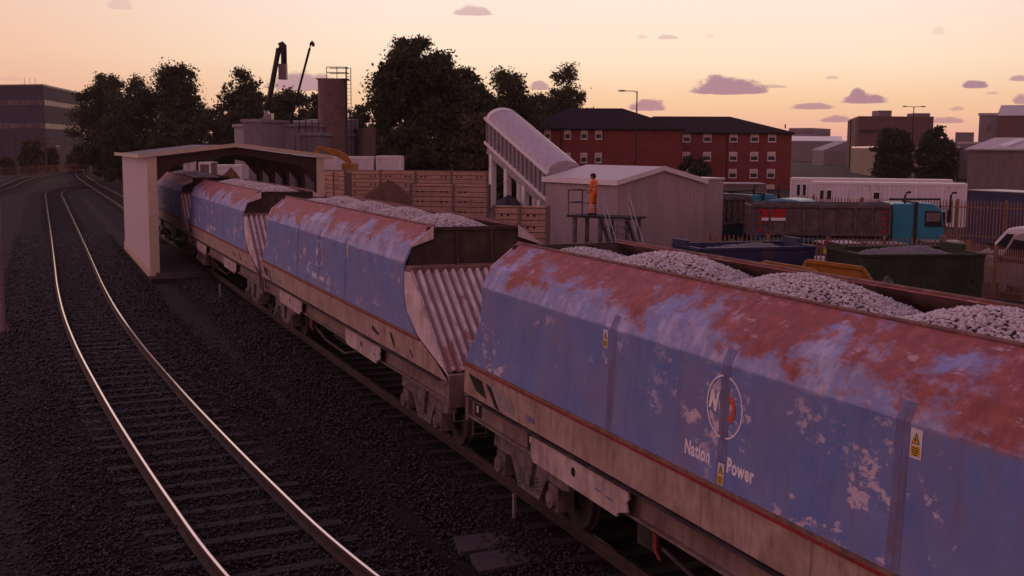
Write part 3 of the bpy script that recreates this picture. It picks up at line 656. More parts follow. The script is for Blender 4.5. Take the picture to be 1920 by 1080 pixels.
        for x in (-.34, .30): b = B(); b.beam((x, yt-sgn*.03, 3.46), (x*1.02, yw-sgn*.03, 2.84), .05, .05); b.build('stiffener', 'endwall', ew)
        b = B(); b.box(-.90, .90, min(yt, yt-sgn*.05), max(yt, yt-sgn*.05), 3.47, 3.53); b.build('top_rail', 'endwall', ew)
        b = B(); b.box(-1.325, 1.325, *((-5.86, -5.45) if sgn > 0 else (yb+.02, yb+.12)), *((2.74, 2.88) if sgn > 0 else (2.58, 2.762))); b.build('cross_beam', 'inner', W, bevel=.01)
        # corrugated slope sheet
        b = B(); nx = 170; prof = []
        for i in range(nx+1):
            x = -1.33 + 2.66*i/nx; ph = (x/.15) % 1; h = .05 if ph < .30 else (.05*(1-(ph-.30)/.14) if ph < .44 else (0 if ph < .86 else .05*(ph-.86)/.14)); prof.append((x, h))
        line = ((-5.84, 2.80), (-7.60, 1.385)) if sgn > 0 else ((yb, 2.50), (yl, zl))
        (ya_, za_), (yb2, zb2) = line; L_ = math.hypot(ya_-yb2, za_-zb2); nz = abs(ya_-yb2)/L_; ny = -sgn*(za_-zb2)/L_
        for lay in (0, .03):
            for yy, zz in line: b.v += [(x, yy + ny*(h-lay), zz + nz*(h-lay)) for x, h in prof]
        Wn = nx+1; K = len(line)
        for q in range(K-1):
            for i in range(nx):
                a = q*Wn+i; b.f.append((a, a+1, a+Wn+1, a+Wn)); a += K*Wn; b.f.append((a, a+Wn, a+Wn+1, a+1)); b.m += [0, 0]
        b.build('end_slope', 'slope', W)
    for sg in (-1, 1):
        b = B(); b.prism([(-5.46, 2.78), (-5.47, 2.44), (-5.60, 2.12), (-6.20, 1.775), (-7.74, 1.375), (-7.62, 1.43), (-5.86, 2.80)], sg*1.325, sg*1.338, 'x'); b.build('slope_cheek', 'cheek', W)
    endw((NEAR+.10, -4.42, -7.62, 1.40), 1); endw((FAR-.10, 6.75, 7.62, 1.35), -1)
    b = B()
    for u in (-.055, .055): pass
    b.box(.04, .17, NEAR+.165, NEAR+.18, 3.15, 3.31); es = b.build('warning_sign', 'yellowsk', W)
    b = B(); b.prism([(.065, 3.20), (.145, 3.20), (.105, 3.28)], NEAR+.160, NEAR+.1645, 'y'); b.build('pictogram', 'ink', es)
    for sgn, ye in ((-1, -7.72), (1, 7.82)):
        b = B(); b.box(-1.30, 1.30, ye-.05, ye+.05, .90, 1.36); b.box(-1.33, -1.05, ye-.06, ye+.06, .85, 1.38); b.box(1.05, 1.33, ye-.06, ye+.06, .85, 1.38); b.build('headstock', 'sole', W, bevel=.012)
        for sx in (-.87, .87):
            b = B(); b.cyl((sx, ye, 1.06), (sx, ye+sgn*.18, 1.06), .13, .11, n=16); b.cyl((sx, ye+sgn*.18, 1.06), (sx, ye+sgn*.28, 1.06), .085, n=14); b.cyl((sx, ye+sgn*.28, 1.06), (sx, ye+sgn*.315, 1.06), .235, .215, n=24); b.build('buffer', 'bogie', W)
        b = B(); b.tube([(.2, ye, 1.0), (.2, ye+sgn*.2, .95), (.15, ye+sgn*.28, .7), (.1, ye+sgn*.3, .62)], .022, 6); b.build('brake_hose', 'ink', W, smooth=True)
        b = B(); b.cyl((0, ye, 1.03), (0, ye+sgn*.33, 1.0), .07, n=10); b.box(-.11, .11, min(ye+sgn*.16, ye+sgn*.33), max(ye+sgn*.16, ye+sgn*.33), .88, 1.14); b.build('coupler', 'under', W, bevel=.02)
        b = B(); b.tube([(-1.22, ye, .9), (-1.22, ye, .62), (-1.02, ye, .62), (-1.02, ye, .9)], .014, 6); b.build('foot_step', 'grey_steel', W)
    make_bogie(W, 5.92, 1); make_bogie(W, -5.92, -1)
    # writing and emblem on the near side panel
    for txt, yl, sx in (('Nation', 1.51, .78), ('Power', .765, .78)):
        me = text_bm(txt, .195, .0068, .0, sx); place_text(me, -(side_x(2.03)+.006), yl, 1.955, W, 'decal_white', math.atan2(side_x(1.9)-side_x(2.2), .3)*-1)
    b = B(); R0, R1, cy, cz = .283, .300, .86, 2.54
    def S(y, z, d=.005): return (-(side_x(z)+d), y, z)
    for a0, a1 in ((98, 262), (-80, 78)):
        K = 40; b = B()
        for k in range(K):
            t0, t1 = math.radians(a0+(a1-a0)*k/K), math.radians(a0+(a1-a0)*(k+1)/K)
            b.add([S(cy - R0*math.cos(t0), cz+R0*math.sin(t0)), S(cy-R0*math.cos(t1), cz+R0*math.sin(t1)), S(cy-R1*math.cos(t1), cz+R1*math.sin(t1)), S(cy-R1*math.cos(t0), cz+R1*math.sin(t0))], [(0, 1, 2, 3)], 0)
        b.build('emblem_arc', 'decal_white', W, fix=False)
    for poly, m in (([(.265, -.05), (.225, .13), (.185, .13), (.150, .03), (.115, .13), (.085, .13), (.130, -.07), (.165, -.07), (.200, .03), (.225, -.05)], 0),
                    ([(-.085, .12), (-.12, .115), (-.165, .075), (-.180, 0), (-.165, -.075), (-.12, -.125), (-.082, -.12), (-.082, -.06), (-.115, -.05), (-.132, -.01), (-.122, .04), (-.105, .06), (-.085, .065)], 1)):
        b = B(); b.add([S(cy+u, cz+v, .006) for u, v in poly], [tuple(range(len(poly)))]); b.build('emblem_letter', ['decal_white', 'decal_orange'][m], W, fix=False)
    warning_sign(W, 3.29, 2.80); warning_sign(W, -1.63, 2.80, .12, .22); warning_sign(W, .85, 1.91)
    return W
w0 = make_wagon()
WL = ['blue rust-topped hopper wagon filling the near right corner, lettering large and readable', 'second blue hopper wagon with its whole corrugated end slope open to view', 'third hopper wagon, half under the mouth of the cream loading shed', 'last hopper wagon deep inside the loading shed, mostly hidden']
for k in range(4):
    o = w0 if k == 0 else copy_tree(w0)
    o.location = (TX, 8.0 + 16.4*k, 0); o['label'] = WL[k]; o['group'] = 'blue hopper wagons of one train'
# ------------------------------------------------------------------ stone loads
def make_load():
    def hz(x, y):
        ph = (y-4.2)/2.65; m = np.abs(np.cos(PI*ph/1.0)); m = 1-np.abs(((ph+.5) % 1)-.5)*2; m = np.sin(m*PI/2)**1.2
        z = 3.355 + .29*m*(1-.62*(np.abs(x)/1.0)**2) - .17*np.clip(np.abs(x)-.1, 0, 2) + .10*np.clip(.6-np.abs(x+.75), 0, .6)
        end = np.clip((FAR-.75-y)/1.6, 0, 1)*np.clip((y-(NEAR+.14))/.5, .0, 1)
        return np.minimum(z*1.0, 3.05 + (z-3.05)*(.75+.25*np.clip(end*1.4, 0, 1)) )
    nx, ny = 14, 90; xs = np.linspace(-1.06, 1.06, nx); ys = np.linspace(NEAR+.2, FAR-.2, ny); X, Y = np.meshgrid(xs, ys); Z = hz(X, Y) - .05
    V = np.stack([X.ravel(), Y.ravel(), Z.ravel()], 1); i = np.arange(nx-1)[None] + np.arange(ny-1)[:, None]*nx; i = i.ravel(); Q = np.stack([i, i+1, i+nx+1, i+nx], 1)
    n = 33000; r = np.random.default_rng(3); x = r.uniform(-1.0, 1.0, n); y = r.uniform(NEAR+.16, FAR-.35, n); z = hz(x, y) + r.normal(0, .005, n)
    k = (y > -5.29) & (y < 7.06 - (3.5-z)*.45 - .06); V[:, 1] = np.clip(V[:, 1], -5.34, 6.98 - (3.5-V[:, 2])*.45)
    return V, Q, np.stack([x, y, z], 1)[k]
V, Q, P = make_load()
LL = ['pale limestone heaped in three mounds in the near right wagon', 'pale limestone load heaped in the second wagon', 'pale limestone load of the third wagon by the shed mouth', 'pale limestone load of the last wagon inside the shed']
base0 = st0 = None
for k in range(4):
    if k == 0:
        base0 = np_mesh('stone_load', V, Q, 'load_base', None, True); st0 = stones('stones', P, RNG.uniform(.014, .027, len(P)), 'load_stone', .55, 5, base0, True); o = base0; st0['kind'] = 'stuff'
    else:
        o = base0.copy(); COL.objects.link(o); c = st0.copy(); COL.objects.link(c); c.parent = o
    o.location = (TX, 8.0 + 16.4*k, 0); tag(o, LL[k], 'stone load', 'limestone loads in the wagons', 'stuff')
# ------------------------------------------------------------------ loading shed over the train (parallel to the track)
def loading_shed():
    T = thing('loading_shed', 'cream framed open-ended loading shed with dark steel portals straddling the wagons', 'shed', (0, 0, 0))
    X0, X1, Y0, Y1, ZE, ZR, XR = 4.12, 11.08, 47.0, 60.8, 4.46, 4.90, 7.55
    b = B(); b.box(X0, X0+.06, Y0+.25, Y1, .0, ZE); b.build('side_wall', 'shed_side', T)
    b = B(); b.box(X0-.03, X0+.03, Y0-.02, Y0+.28, -.3, ZE); b.box(X0-.03, X0+.34, Y0-.04, Y0+.0, -.3, ZE); b.build('corner_trim', 'cream', T, bevel=.008)
    b = B(); b.box(X0-.05, X0+.02, Y0+.28, Y1, -.30, .10); b.build('base_trim', 'cream', T)
    b = B(); b.box(X1-.30, X1+.02, Y0-.04, Y0+.0, -.3, ZE); b.box(X1-.02, X1+.03, Y0-.02, Y0+.28, -.3, ZE); b.build('corner_trim', 'cream', T, bevel=.008)
    # roof with cream fascia; translucency added to brighten the wagon inside
    for xa, xb in ((X0-.30, XR), (X1+.30, XR)):
        za = ZE-.02
        b = B(); b.add([(xa, Y0-.12, za), (xb, Y0-.12, ZR), (xb, Y1+.1, ZR), (xa, Y1+.1, za), (xa, Y0-.12, za+.06), (xb, Y0-.12, ZR+.06), (xb, Y1+.1, ZR+.06), (xa, Y1+.1, za+.06)], [(0,3,2,1),(4,5,6,7),(0,1,5,4),(1,2,6,5),(2,3,7,6),(3,0,4,7)]); b.build('roof', 'grp', T)
        b = B(); b.add([(xa, Y0-.16, za-.02), (xb, Y0-.16, ZR-.02), (xb, Y0-.12, ZR-.02), (xa, Y0-.12, za-.02), (xa, Y0-.16, za+.13), (xb, Y0-.16, ZR+.13), (xb, Y0-.12, ZR+.13), (xa, Y0-.12, za+.13)], [(0,3,2,1),(4,5,6,7),(0,1,5,4),(1,2,6,5),(2,3,7,6),(3,0,4,7)]); b.build('fascia', 'cream', T)
    b = B(); b.box(X0-.36, X0-.30, Y0-.16, Y1+.1, ZE-.04, ZE+.10); b.build('gutter', 'cream', T)
    b = B(); b.box(X1+.30, X1+.36, Y0-.16, Y1+.1, ZE-.04, ZE+.10); b.build('gutter', 'cream', T)
    # portal frames with haunches
    for k in range(5):
        y = Y0+.05 + k*(Y1-Y0-.35)/4; w = .30
        b = B()
        iz = ZE-.50
        pr = [(X0+.07, -.3), (X0+.30, -.3), (X0+.30, 3.45), (X0+.95, 4.12), (XR, 4.60), (X1-.95, 4.12), (X1-.34, 3.40), (X1-.34, -.3), (X1-.04, -.3), (X1-.04, ZE-.05), (XR, ZR-.03), (X0+.07, ZE-.05)]
        b.prism(pr, y, y+(w if k == 0 else .22), 'y'); b.build('portal_frame', 'dark_frame', T)
    for k in range(4):
        y0 = Y0+.35 + k*(Y1-Y0-.35)/4; y1 = y0+(Y1-Y0-.35)/4-.3
        b = B(); b.beam((X1-.18, y0, .2), (X1-.18, y1, 3.6), .09, .09); b.beam((X1-.18, y0, 1.9), (X1-.18, y1, 1.9), .09, .12); b.build('cross_brace', 'dark_frame', T)
        b = B(); b.box(X1-.12, X1-.02, y0-.3, y1+.3, -.3, 1.2); b.box(X1-.12, X1-.02, y0-.3, y1+.3, 4.25, ZE); b.build('side_wall', 'dark_frame', T)
    b = B(); 
    for x in np.linspace(X0+.5, X1-.5, 8): b.box(x-.04, x+.04, Y0+.1, Y1, ZE+.02+(ZR-ZE)*(1-abs(x-XR)/3.5)-.14, ZE+.02+(ZR-ZE)*(1-abs(x-XR)/3.5)-.05)
    b.build('purlins', 'dark_frame', T)
    return T
loading_shed()
b = B(); b.box(4.3, 6.25, 46.2, 60.5, GZ-.1, -.08); s_ = tag(b.build('loading_slab', 'concrete', bevel=.02), 'smooth concrete slab under the left side of the loading shed', 'slab')
b = B(); b.box(3.95, 6.25, 45.2, 46.2, GZ-.1, -.12); tag(b.build('threshold_slab', 'darkcon', bevel=.02), 'dark concrete step across the mouth of the loading shed', 'slab')

# ------------------------------------------------------------------ trackside bits
p = on(6, 622, -.3)
T = thing('signal_post', 'tall grey trackside post cut by the left edge of the view', 'post', (p.x, p.y, GZ), 0)
b = B(); b.cyl((0, 0, 0), (0, 0, 7.2), .085, .075, n=14); b.build('pole', 'postgrey', T, smooth=False)
b = B(); b.box(-.17, .17, -.17, .17, 0, .05); [b.cyl((x, y, .05), (x, y, .10), .022, n=6) for x in (-.13, .13) for y in (-.13, .13)]; b.prism([(-.15, .05), (.15, .05), (.09, .28), (-.09, .28)], -.006, .006, 'y'); b.build('base_plate', 'postgrey', T)
b = B(); b.box(-.40, .16, -.12, -.09, 5.7, 5.76); b.box(-.42, -.30, -.2, -.02, 5.6, 6.0); b.build('bracket', 'dark_steel', T)
for px, yb, yt, lab in ((964, 992, 921, 'pale marker stake beside the near rail under the closest wagon'), (413, 566, 531, 'pale marker stake standing before the shed mouth')):
    g = on(px, yb, GZ); Z = g.x*math.sin(CYAW)+g.y*math.cos(CYAW); h = (yb-yt)*Z/CF
    T = thing('marker_stake', lab, 'stake', (g.x, g.y, GZ), .3, 'marker stakes beside the wagons')
    b = B(); b.box(-.022, .022, -.018, .018, 0, h); b.build('stake', 'galv', T, bevel=.004)
    b = B(); b.box(-.14, .14, -.12, .12, -.05, .05); b.cyl((0, 0, .04), (0, 0, .12), .05, .035, n=10); b.build('foot', 'darkcon', T, bevel=.01)
for (a, c, d, e), lab in ((((850, 1012), (940, 1002), (1000, 1022), (862, 1042)), 'flat dark cable slab nearest the marker stake'), (((880, 1045), (1085, 1012), (1100, 1040), (900, 1078)), 'flat dark cable slab at the bottom edge beside the rail')):
    pts = [on(*q, GZ+.06) for q in (a, c, d, e)]; cx = sum((q for q in pts), Vector())/4
    T = B(); T.prism([(q.x-cx.x, q.y-cx.y) for q in pts], -.06, .03, 'z'); o = T.build('cable_slab', 'concrete', bevel=.012); o.location = (cx.x, cx.y, GZ+.08); tag(o, lab, 'slab', 'cable slabs by the track')
# buffer stop far down the line
T = thing('buffer_stop', 'small dark buffer stop frame far off where the tracks meet', 'buffer stop', (on(150, 331, GZ).x, on(150, 331, GZ).y, GZ), .1)
b = B(); [b.beam((x, 0, 0), (x, 0, 1.7), .18, .18) for x in (-.95, .95)]; [b.beam((x, 1.3, 0), (x, 0, 1.4), .14, .14) for x in (-.95, .95)]; b.build('frame', 'dark_steel', T)
b = B(); b.box(-1.3, 1.3, -.14, .10, 1.25, 1.75); b.build('beam', 'dark_frame', T)

# ------------------------------------------------------------------ tan block walls of the aggregate bays
def bay_wall(label, pa, Za, pb, Zb, ytop_a, posts, thick=.35, capz=None):
    F = Facade(pa, Za, pb, Zb); zt = zh(pa, ytop_a, Za) if capz is None else capz
    T = thing('bay_wall', label, 'wall', F.loc(GZ), F.rot, 'tan block walls round the aggregate bays'); H = zt-GZ
    xs = [0] + [F.x(p) for p in posts] + [F.L]
    for x0, x1 in zip(xs, xs[1:]):
        b = B(); b.box(x0, x1, 0, thick, 0, H); p = b.build('wall_panel', 'block', T)
        h = B(); n = int(H/.5)
        for k in range(n):
            z = H-.37-.5*k
            if z < .2: break
            for xx in ([x0+.35, x0+.62] + ([x1-.62, x1-.35] if x1-x0 > 2.2 else [])): h.cyl((xx, .002, z), (xx, -.012, z), .055, n=10)
        if h.v: h.build('lifting_holes', 'ink', p)
    for x in xs:
        b = B(); b.box(x-.055, x+.055, -.05, thick+.05, 0, H+.03); b.build('post', 'baypost', T)
    return T
bay_wall('long tan block wall behind the brown sand, furthest of the bay walls', 600, 72, 913, 70, 318, [646, 713, 779, 846])
bay_wall('tan block wall right of the brown sand heap, in front of the long one', 770, 58, 915, 57, 345, [850])
bay_wall('low tan block wall against the grey hopper house', 926, 47.5, 1027, 47, 386, [975])
bay_wall('narrow tan block wall beside the right post of the shed', 602, 69, 646, 66, 322, [625])

def heap(label, px, py_top, Z, w_px, zb, mat, seed, ew=1.0, name='aggregate_heap', peak=.0, grp=None):
    c = col(px, Z); h = zh(px, py_top, Z)-zb; R = w_px*Z/CF/2; r = np.random.default_rng(seed)
    n, k = 48, 16; V = []; F = []
    ph = r.uniform(0, 2*PI, 6); am = r.uniform(.03, .09, 6)
    for j in range(k+1):
        t = j/k
        for i in range(n):
            a = 2*PI*i/n; rr = R*t*(1+sum(am[q]*math.sin((q+2)*a+ph[q]) for q in range(6))); z = h*(.5*(1-t) + .5*(math.cos(PI*t)*.5+.5))
            V.append((rr*math.cos(a) + peak*(1-t), rr*math.sin(a)*ew, z*(1+.04*t*math.sin(5*a+seed)) + r.normal(0, h*.012*(1 if j < k else 0))))
    for j in range(k):
        for i in range(n): F.append((j*n+i, j*n+(i+1) % n, (j+1)*n+(i+1) % n, (j+1)*n+i))
    b = B(); b.v = V; b.f = F; b.m = [0]*len(F); o = b.build(name, mat, smooth=True, fix=True); o.location = (c.x, c.y, zb); o.rotation_euler = (0, 0, -CYAW)
    return tag(o, label, 'heap', grp)
heap('brown sand heap against the long tan wall', 728, 340, 62, 300, GZ, 'sand', 2, name='sand_heap')
heap('small brown sand peak seen through the far end of the shed', 432, 316, 84, 130, GZ, 'sand', 4, name='sand_heap')
heap('dark grey aggregate heap under the conveyor legs', 955, 366, 60, 210, GZ, 'dheap', 3)
heap('lighter grey aggregate heap before the conveyor legs', 930, 388, 53, 120, GZ, 'gheap', 6)
heap('long low grey ballast heap behind the near wagon lip', 1110, 457, 27, 300, GZ, 'gheap', 5, .6)
heap('pale rock heap in front of the green skip', 1676, 519, 27.5, 170, GZ, 'gheap', 8)

# ------------------------------------------------------------------ grey hopper house, conveyor, platform, person
def hopper_house():
    F = Facade(1024, 56, 1160, 51); T = thing('hopper_house', 'grey corrugated hopper house with a low pitched pale roof', 'building', F.loc(GZ), F.rot)
    Ln = F.L; W = 5.0; ze = zh(1160, 341, 51)-GZ; zr = ze+.60
    b = B(); b.prism([(0, 0), (W, 0), (W, ze), (W/2, zr-.02), (0, ze)], 0, Ln, 'x'); b.build('wall', 'greyrib', T)
    for y0, y1 in ((-.12, W/2), (W+.12, W/2)):
        b = B(); z0 = ze-.03
        b.add([(-.1, y0, z0), (Ln+.1, y0, z0), (Ln+.1, y1, zr), (-.1, y1, zr), (-.1, y0, z0+.07), (Ln+.1, y0, z0+.07), (Ln+.1, y1, zr+.07), (-.1, y1, zr+.07)], [(0,3,2,1),(4,5,6,7),(0,1,5,4),(1,2,6,5),(2,3,7,6),(3,0,4,7)]); b.build('roof', 'lilacroof', T)
        b = B(); b.add([(Ln+.1, y0, z0-.12), (Ln+.1, y1, zr-.12), (Ln+.13, y1, zr-.12), (Ln+.13, y0, z0-.12), (Ln+.1, y0, z0+.10), (Ln+.1, y1, zr+.10), (Ln+.13, y1, zr+.10), (Ln+.13, y0, z0+.10)], [(0,3,2,1),(4,5,6,7),(0,1,5,4),(1,2,6,5),(2,3,7,6),(3,0,4,7)]); b.build('verge_trim', 'whitetrim', T)
    b = B(); b.box(-.12, Ln+.13, -.16, -.12, ze-.16, ze+.09); b.build('eaves_trim', 'whitetrim', T)
    b = B(); b.box(Ln-.03, Ln+.02, -.02, .03, 0, ze-.1); b.build('corner_trim', 'greyrib', T)
    b = B(); b.prism([(W+.01, 0), (W+1.3, 0), (W+1.3, ze+.05), (W+.01, ze+.05)], Ln-2.4, Ln-.15, 'x'); b.build('annexe', 'greyrib', T)
    b = B(); b.box(Ln-2.45, Ln-.1, W-.02, W+1.36, ze+.055, ze+.13); b.build('annexe_roof', 'whitetrim', T)
hopper_house()
def conveyor():
    U, Lw = at(912, 245, 64), at(1027, 350, 57.2); d2 = Vector((Lw.x-U.x, Lw.y-U.y)); Ld = d2.length; rot = math.atan2(d2.y, d2.x); dz = Lw.z-U.z
    T = thing('loading_conveyor', 'inclined pale conveyor gallery with rounded roof on white legs', 'conveyor', (U.x, U.y, GZ), rot)
    z0 = U.z-GZ; W = 2.0; hh = .66
    def P(t, y, z): return (Ld*t, y, z0 + dz*t + z)
    b = B(); K = 14; rows = []
    for t in (0, 1):
        rows.append([P(t, 0, -hh), P(t, 0, hh)] + [P(t, W/2 - W/2*math.cos(PI*k/K), hh + .62*math.sin(PI*k/K)) for k in range(1, K)] + [P(t, W, hh), P(t, W, -hh)])
    n = len(rows[0]); wall_f = B(); roof = B()
    roof.add(rows[0][1:-1] + rows[1][1:-1], [(i, i+1, n-2+i+1, n-2+i) for i in range(n-3)]); ro = roof.build('roof', 'lilacroof', T, smooth=True)
    b.add([rows[0][0], rows[0][1], rows[1][1], rows[1][0], rows[0][-1], rows[0][-2], rows[1][-2], rows[1][-1]], [(0,1,2,3), (4,7,6,5), (0,3,7,4)]); b.build('side_panel', 'plantflat', T)
    e = B(); e.add(rows[0], [tuple(range(n))]); e.build('end_panel', 'plantflat', T); e = B(); e.add(rows[1], [tuple(range(n))]); e.build('end_panel', 'lilacroof', T)
    for zz in (hh, -hh):
        b = B(); b.beam(P(-.01, -.06, zz), P(1.01, -.06, zz), .12, .14); b.build('edge_rail', 'whitetrim', T)
    for k in range(15):
        t = (k+.3)/15; b = B(); b.beam(P(t, -.03, -hh+.05), P(t, -.03, hh-.05), .09, .07, up=(1, 0, 0)); b.build('stiffener', 'plantflat', T)
    b = B(); b.beam(P(0, .15, -hh-.35), P(1, .15, -hh-.35), .2, .5); b.beam(P(0, W-.15, -hh-.35), P(1, W-.15, -hh-.35), .2, .5); b.build('truss_beam', 'galv', T)
    for t, y in ((.07, .15), (.07, W-.15), (.33, .15), (.33, W-.15), (.62, .15), (.62, W-.15), (.86, .15), (.86, W-.15)):
        x, yy, z = P(t, y, -hh-.45); b = B(); b.box(x-.19, x+.19, yy-.14, yy+.14, 0, z); b.build('leg', 'white', T)
    # the upper end sits higher than its flat end: rounded hood
    b = B(); b.add([P(.0, W/2-W/2*math.cos(PI*k/K), hh+.62*math.sin(PI*k/K)) for k in range(K+1)] + [P(.05, W/2-W/2*1.03*math.cos(PI*k/K), hh+.64*math.sin(PI*k/K)) for k in range(K+1)], [(i, i+1, K+2+i, K+1+i) for i in range(K)]); b.build('hood_band', 'whitetrim', T)
conveyor()
def platform():
    F = Facade(1064, 50, 1188, 48.2); zd = zh(1112, 405, 49.3); T = thing('access_platform', 'steel access platform with handrails and a stair beside the hopper house', 'platform', F.loc(GZ), F.rot); h = zd-GZ; Ln = F.L
    b = B(); b.box(0, Ln, 0, 1.3, h-.09, h); b.build('deck', 'dark_steel', T)
    for x in (.35, 1.62, Ln-.3):
        for y in (.12, 1.18): b = B(); b.box(x-.07, x+.07, y-.07, y+.07, 0, h-.09); b.build('leg', 'grey_steel', T)
    # rails round the deck
    b = B()
    for z in (.55, 1.08): b.tube([(.05, 1.25, h+z), (.05, .05, h+z), (1.42, .05, h+z)], .02, 6)
    for x, y in ((.05, .05), (.05, 1.25), (.74, .05), (1.42, .05)): b.cyl((x, y, h), (x, y, h+1.08), .02, n=6)
    b.build('handrail', 'dark_steel', T)
    # stair runs down towards the viewer and to the right
    sx0, sx1 = F.x(1129), F.x(1178); run, n = 1.9, 9; DX = 1.95
    for x in (sx0, sx1):
        b = B(); b.beam((x, .0, h-.05), (x+DX, -run, .0), .06, .24); b.build('stringer', 'dark_steel', T)
        b = B()
        for z in (.5, 1.05): b.tube([(x, .10, h+z), (x+.03, 0, h+z), (x+DX, -run, z)], .019, 6)
        for t in (0, .5, 1): b.cyl((x+DX*t, -run*t, h*(1-t)), (x+DX*t, -run*t, h*(1-t)+1.05), .018, n=6)
        b.build('stair_rail', 'galv', T)
    for k in range(n):
        t = (k+.5)/n; b = B(); b.box(sx0+DX*t+.03, sx1+DX*t-.03, -run*t-.12, -run*t+.10, h*(1-t)-.03, h*(1-t)); b.build('tread', 'grey_steel', T)
    return F, zd
PF, PZ = platform()
def person():
    c = at(1112, 404, 49.3); rot = PF.rot
    def skin(name, nodes, edges, mat, parent=None, sub=2):
        me = bpy.data.meshes.new(name); me.from_pydata([n[0] for n in nodes], edges, []); me.materials.append(M[mat])
        o = bpy.data.objects.new(name, me); COL.objects.link(o); o.parent = parent
        sk = o.modifiers.new('skin', 'SKIN'); sk.use_smooth_shade = True; sd = o.modifiers.new('sub', 'SUBSURF'); sd.levels = sub; sd.render_levels = sub
        for i, nd in enumerate(nodes):
            v = me.skin_vertices[0].data[i]; r = nd[1]; v.radius = r if isinstance(r, tuple) else (r, r); v.use_root = (i == 0)
        apply_mods(o); return o
    # figure faces local -x; z up; hands rest on the rail in front
    def body(g, hands=True):
        nd = [((0, 0, .95), (.115*g, .15*g)), ((.01, 0, 1.12), (.105*g, .14*g)), ((.005, 0, 1.32), (.12*g, .175*g)), ((.0, 0, 1.45), (.08*g, .12*g)), ((-.01, 0, 1.53), .052)]
        ed = [(0, 1), (1, 2), (2, 3), (3, 4)]
        if hands: nd += [((-.03, 0, 1.60), (.075, .07)), ((-.035, 0, 1.70), (.085, .072))]; ed += [(4, 5), (5, 6)]
        for sy in (-1, 1):
            k = len(nd); nd += [((.0, sy*.19, 1.42), .062*g), ((.03, sy*.235, 1.17), .05*g), ((-.12, sy*.20, 1.00), .040*g)]; ed += [(3, k), (k, k+1), (k+1, k+2)]
            if hands:
                h = len(nd); nd += [((-.17, sy*.19, .985), (.03, .022))]; ed += [(k+2, h)]
                for q in range(4):
                    f = len(nd); y = sy*(.165+.018*q); ln = (.06, .07, .068, .055)[q]; nd += [((-.19-ln*.5, y, .985), .009), ((-.19-ln, y, .955), .0085), ((-.19-ln*.8, y, .93), .008)]; ed += [(h, f), (f, f+1), (f+1, f+2)]
                f = len(nd); nd += [((-.18, sy*.155, .97), .010), ((-.215, sy*.14, .95), .009)]; ed += [(h, f), (f, f+1)]
            k = len(nd); fx = .03*sy; nd += [((.0, sy*.09, .88), .095*g), ((-.01+fx, sy*.10, .50), .066*g), ((.02+fx, sy*.105, .10), .048*g)]; ed += [(0, k), (k, k+1), (k+1, k+2)]
            if hands: nd += [((-.10+fx, sy*.11, .04), (.04, .045))]; ed += [(k+2, k+3)]
        return nd, ed
    nd, ed = body(.92); P = skin('person', nd, ed, 'skin'); P.location = c; P.rotation_euler = (0, 0, rot); tag(P, 'person in orange high-visibility suit and dark cap standing on the platform', 'person')
    nd, ed = body(1.12, False); skin('overalls', nd, ed, 'orange', P)
    b = B(); b.ball((-.04, 0, 1.665), (.108, .086, .13), 16, 12); b.ball((-.148, 0, 1.645), (.02, .014, .025), 8, 6); [b.ball((-.04, sy*.088, 1.65), (.022, .012, .034), 8, 6) for sy in (-1, 1)]; hd = b.build('head', 'skin', P, smooth=True)
    b = B(); [b.ball((-.137, sy*.034, 1.675), (.010, .013, .009), 8, 6) for sy in (-1, 1)]; b.box(-.143, -.136, -.024, .024, 1.603, 1.611); b.build('eyes_and_mouth', 'ink', hd)
    b = B(); b.ball((-.02, 0, 1.73), (.125, .105, .085), 16, 10); b.ball((-.13, 0, 1.715), (.075, .08, .014), 12, 6); b.build('cap', 'dark_frame', P, smooth=True)
    b = B(); b.ball((.03, 0, 1.665), (.085, .09, .085), 14, 8); b.build('hair', 'ink', P, smooth=True)
    for sy in (-1, 1): b = B(); b.ball((-.04+.03*sy, sy*.108, .055), (.15, .055, .06), 14, 8); b.build('boot', 'black', P, smooth=True)
    b = B()
    for z, rx, ry in ((1.12, .135, .18), (1.30, .145, .20)):
        K = 20; b.add([(.005+rx*math.cos(2*PI*k/K), ry*math.sin(2*PI*k/K), z+dz) for dz in (-.025, .025) for k in range(K)], [(k, (k+1) % K, K+(k+1) % K, K+k) for k in range(K)])
    for sy in (-1, 1):
        for z in (.34, .44):
            K = 14; b.add([(.0+.03*sy+.083*math.cos(2*PI*k/K), sy*.102+.083*math.sin(2*PI*k/K), z+dz) for dz in (-.022, .022) for k in range(K)], [(k, (k+1) % K, K+(k+1) % K, K+k) for k in range(K)])
    b.build('reflective_bands', 'silver', P, fix=False)
person()

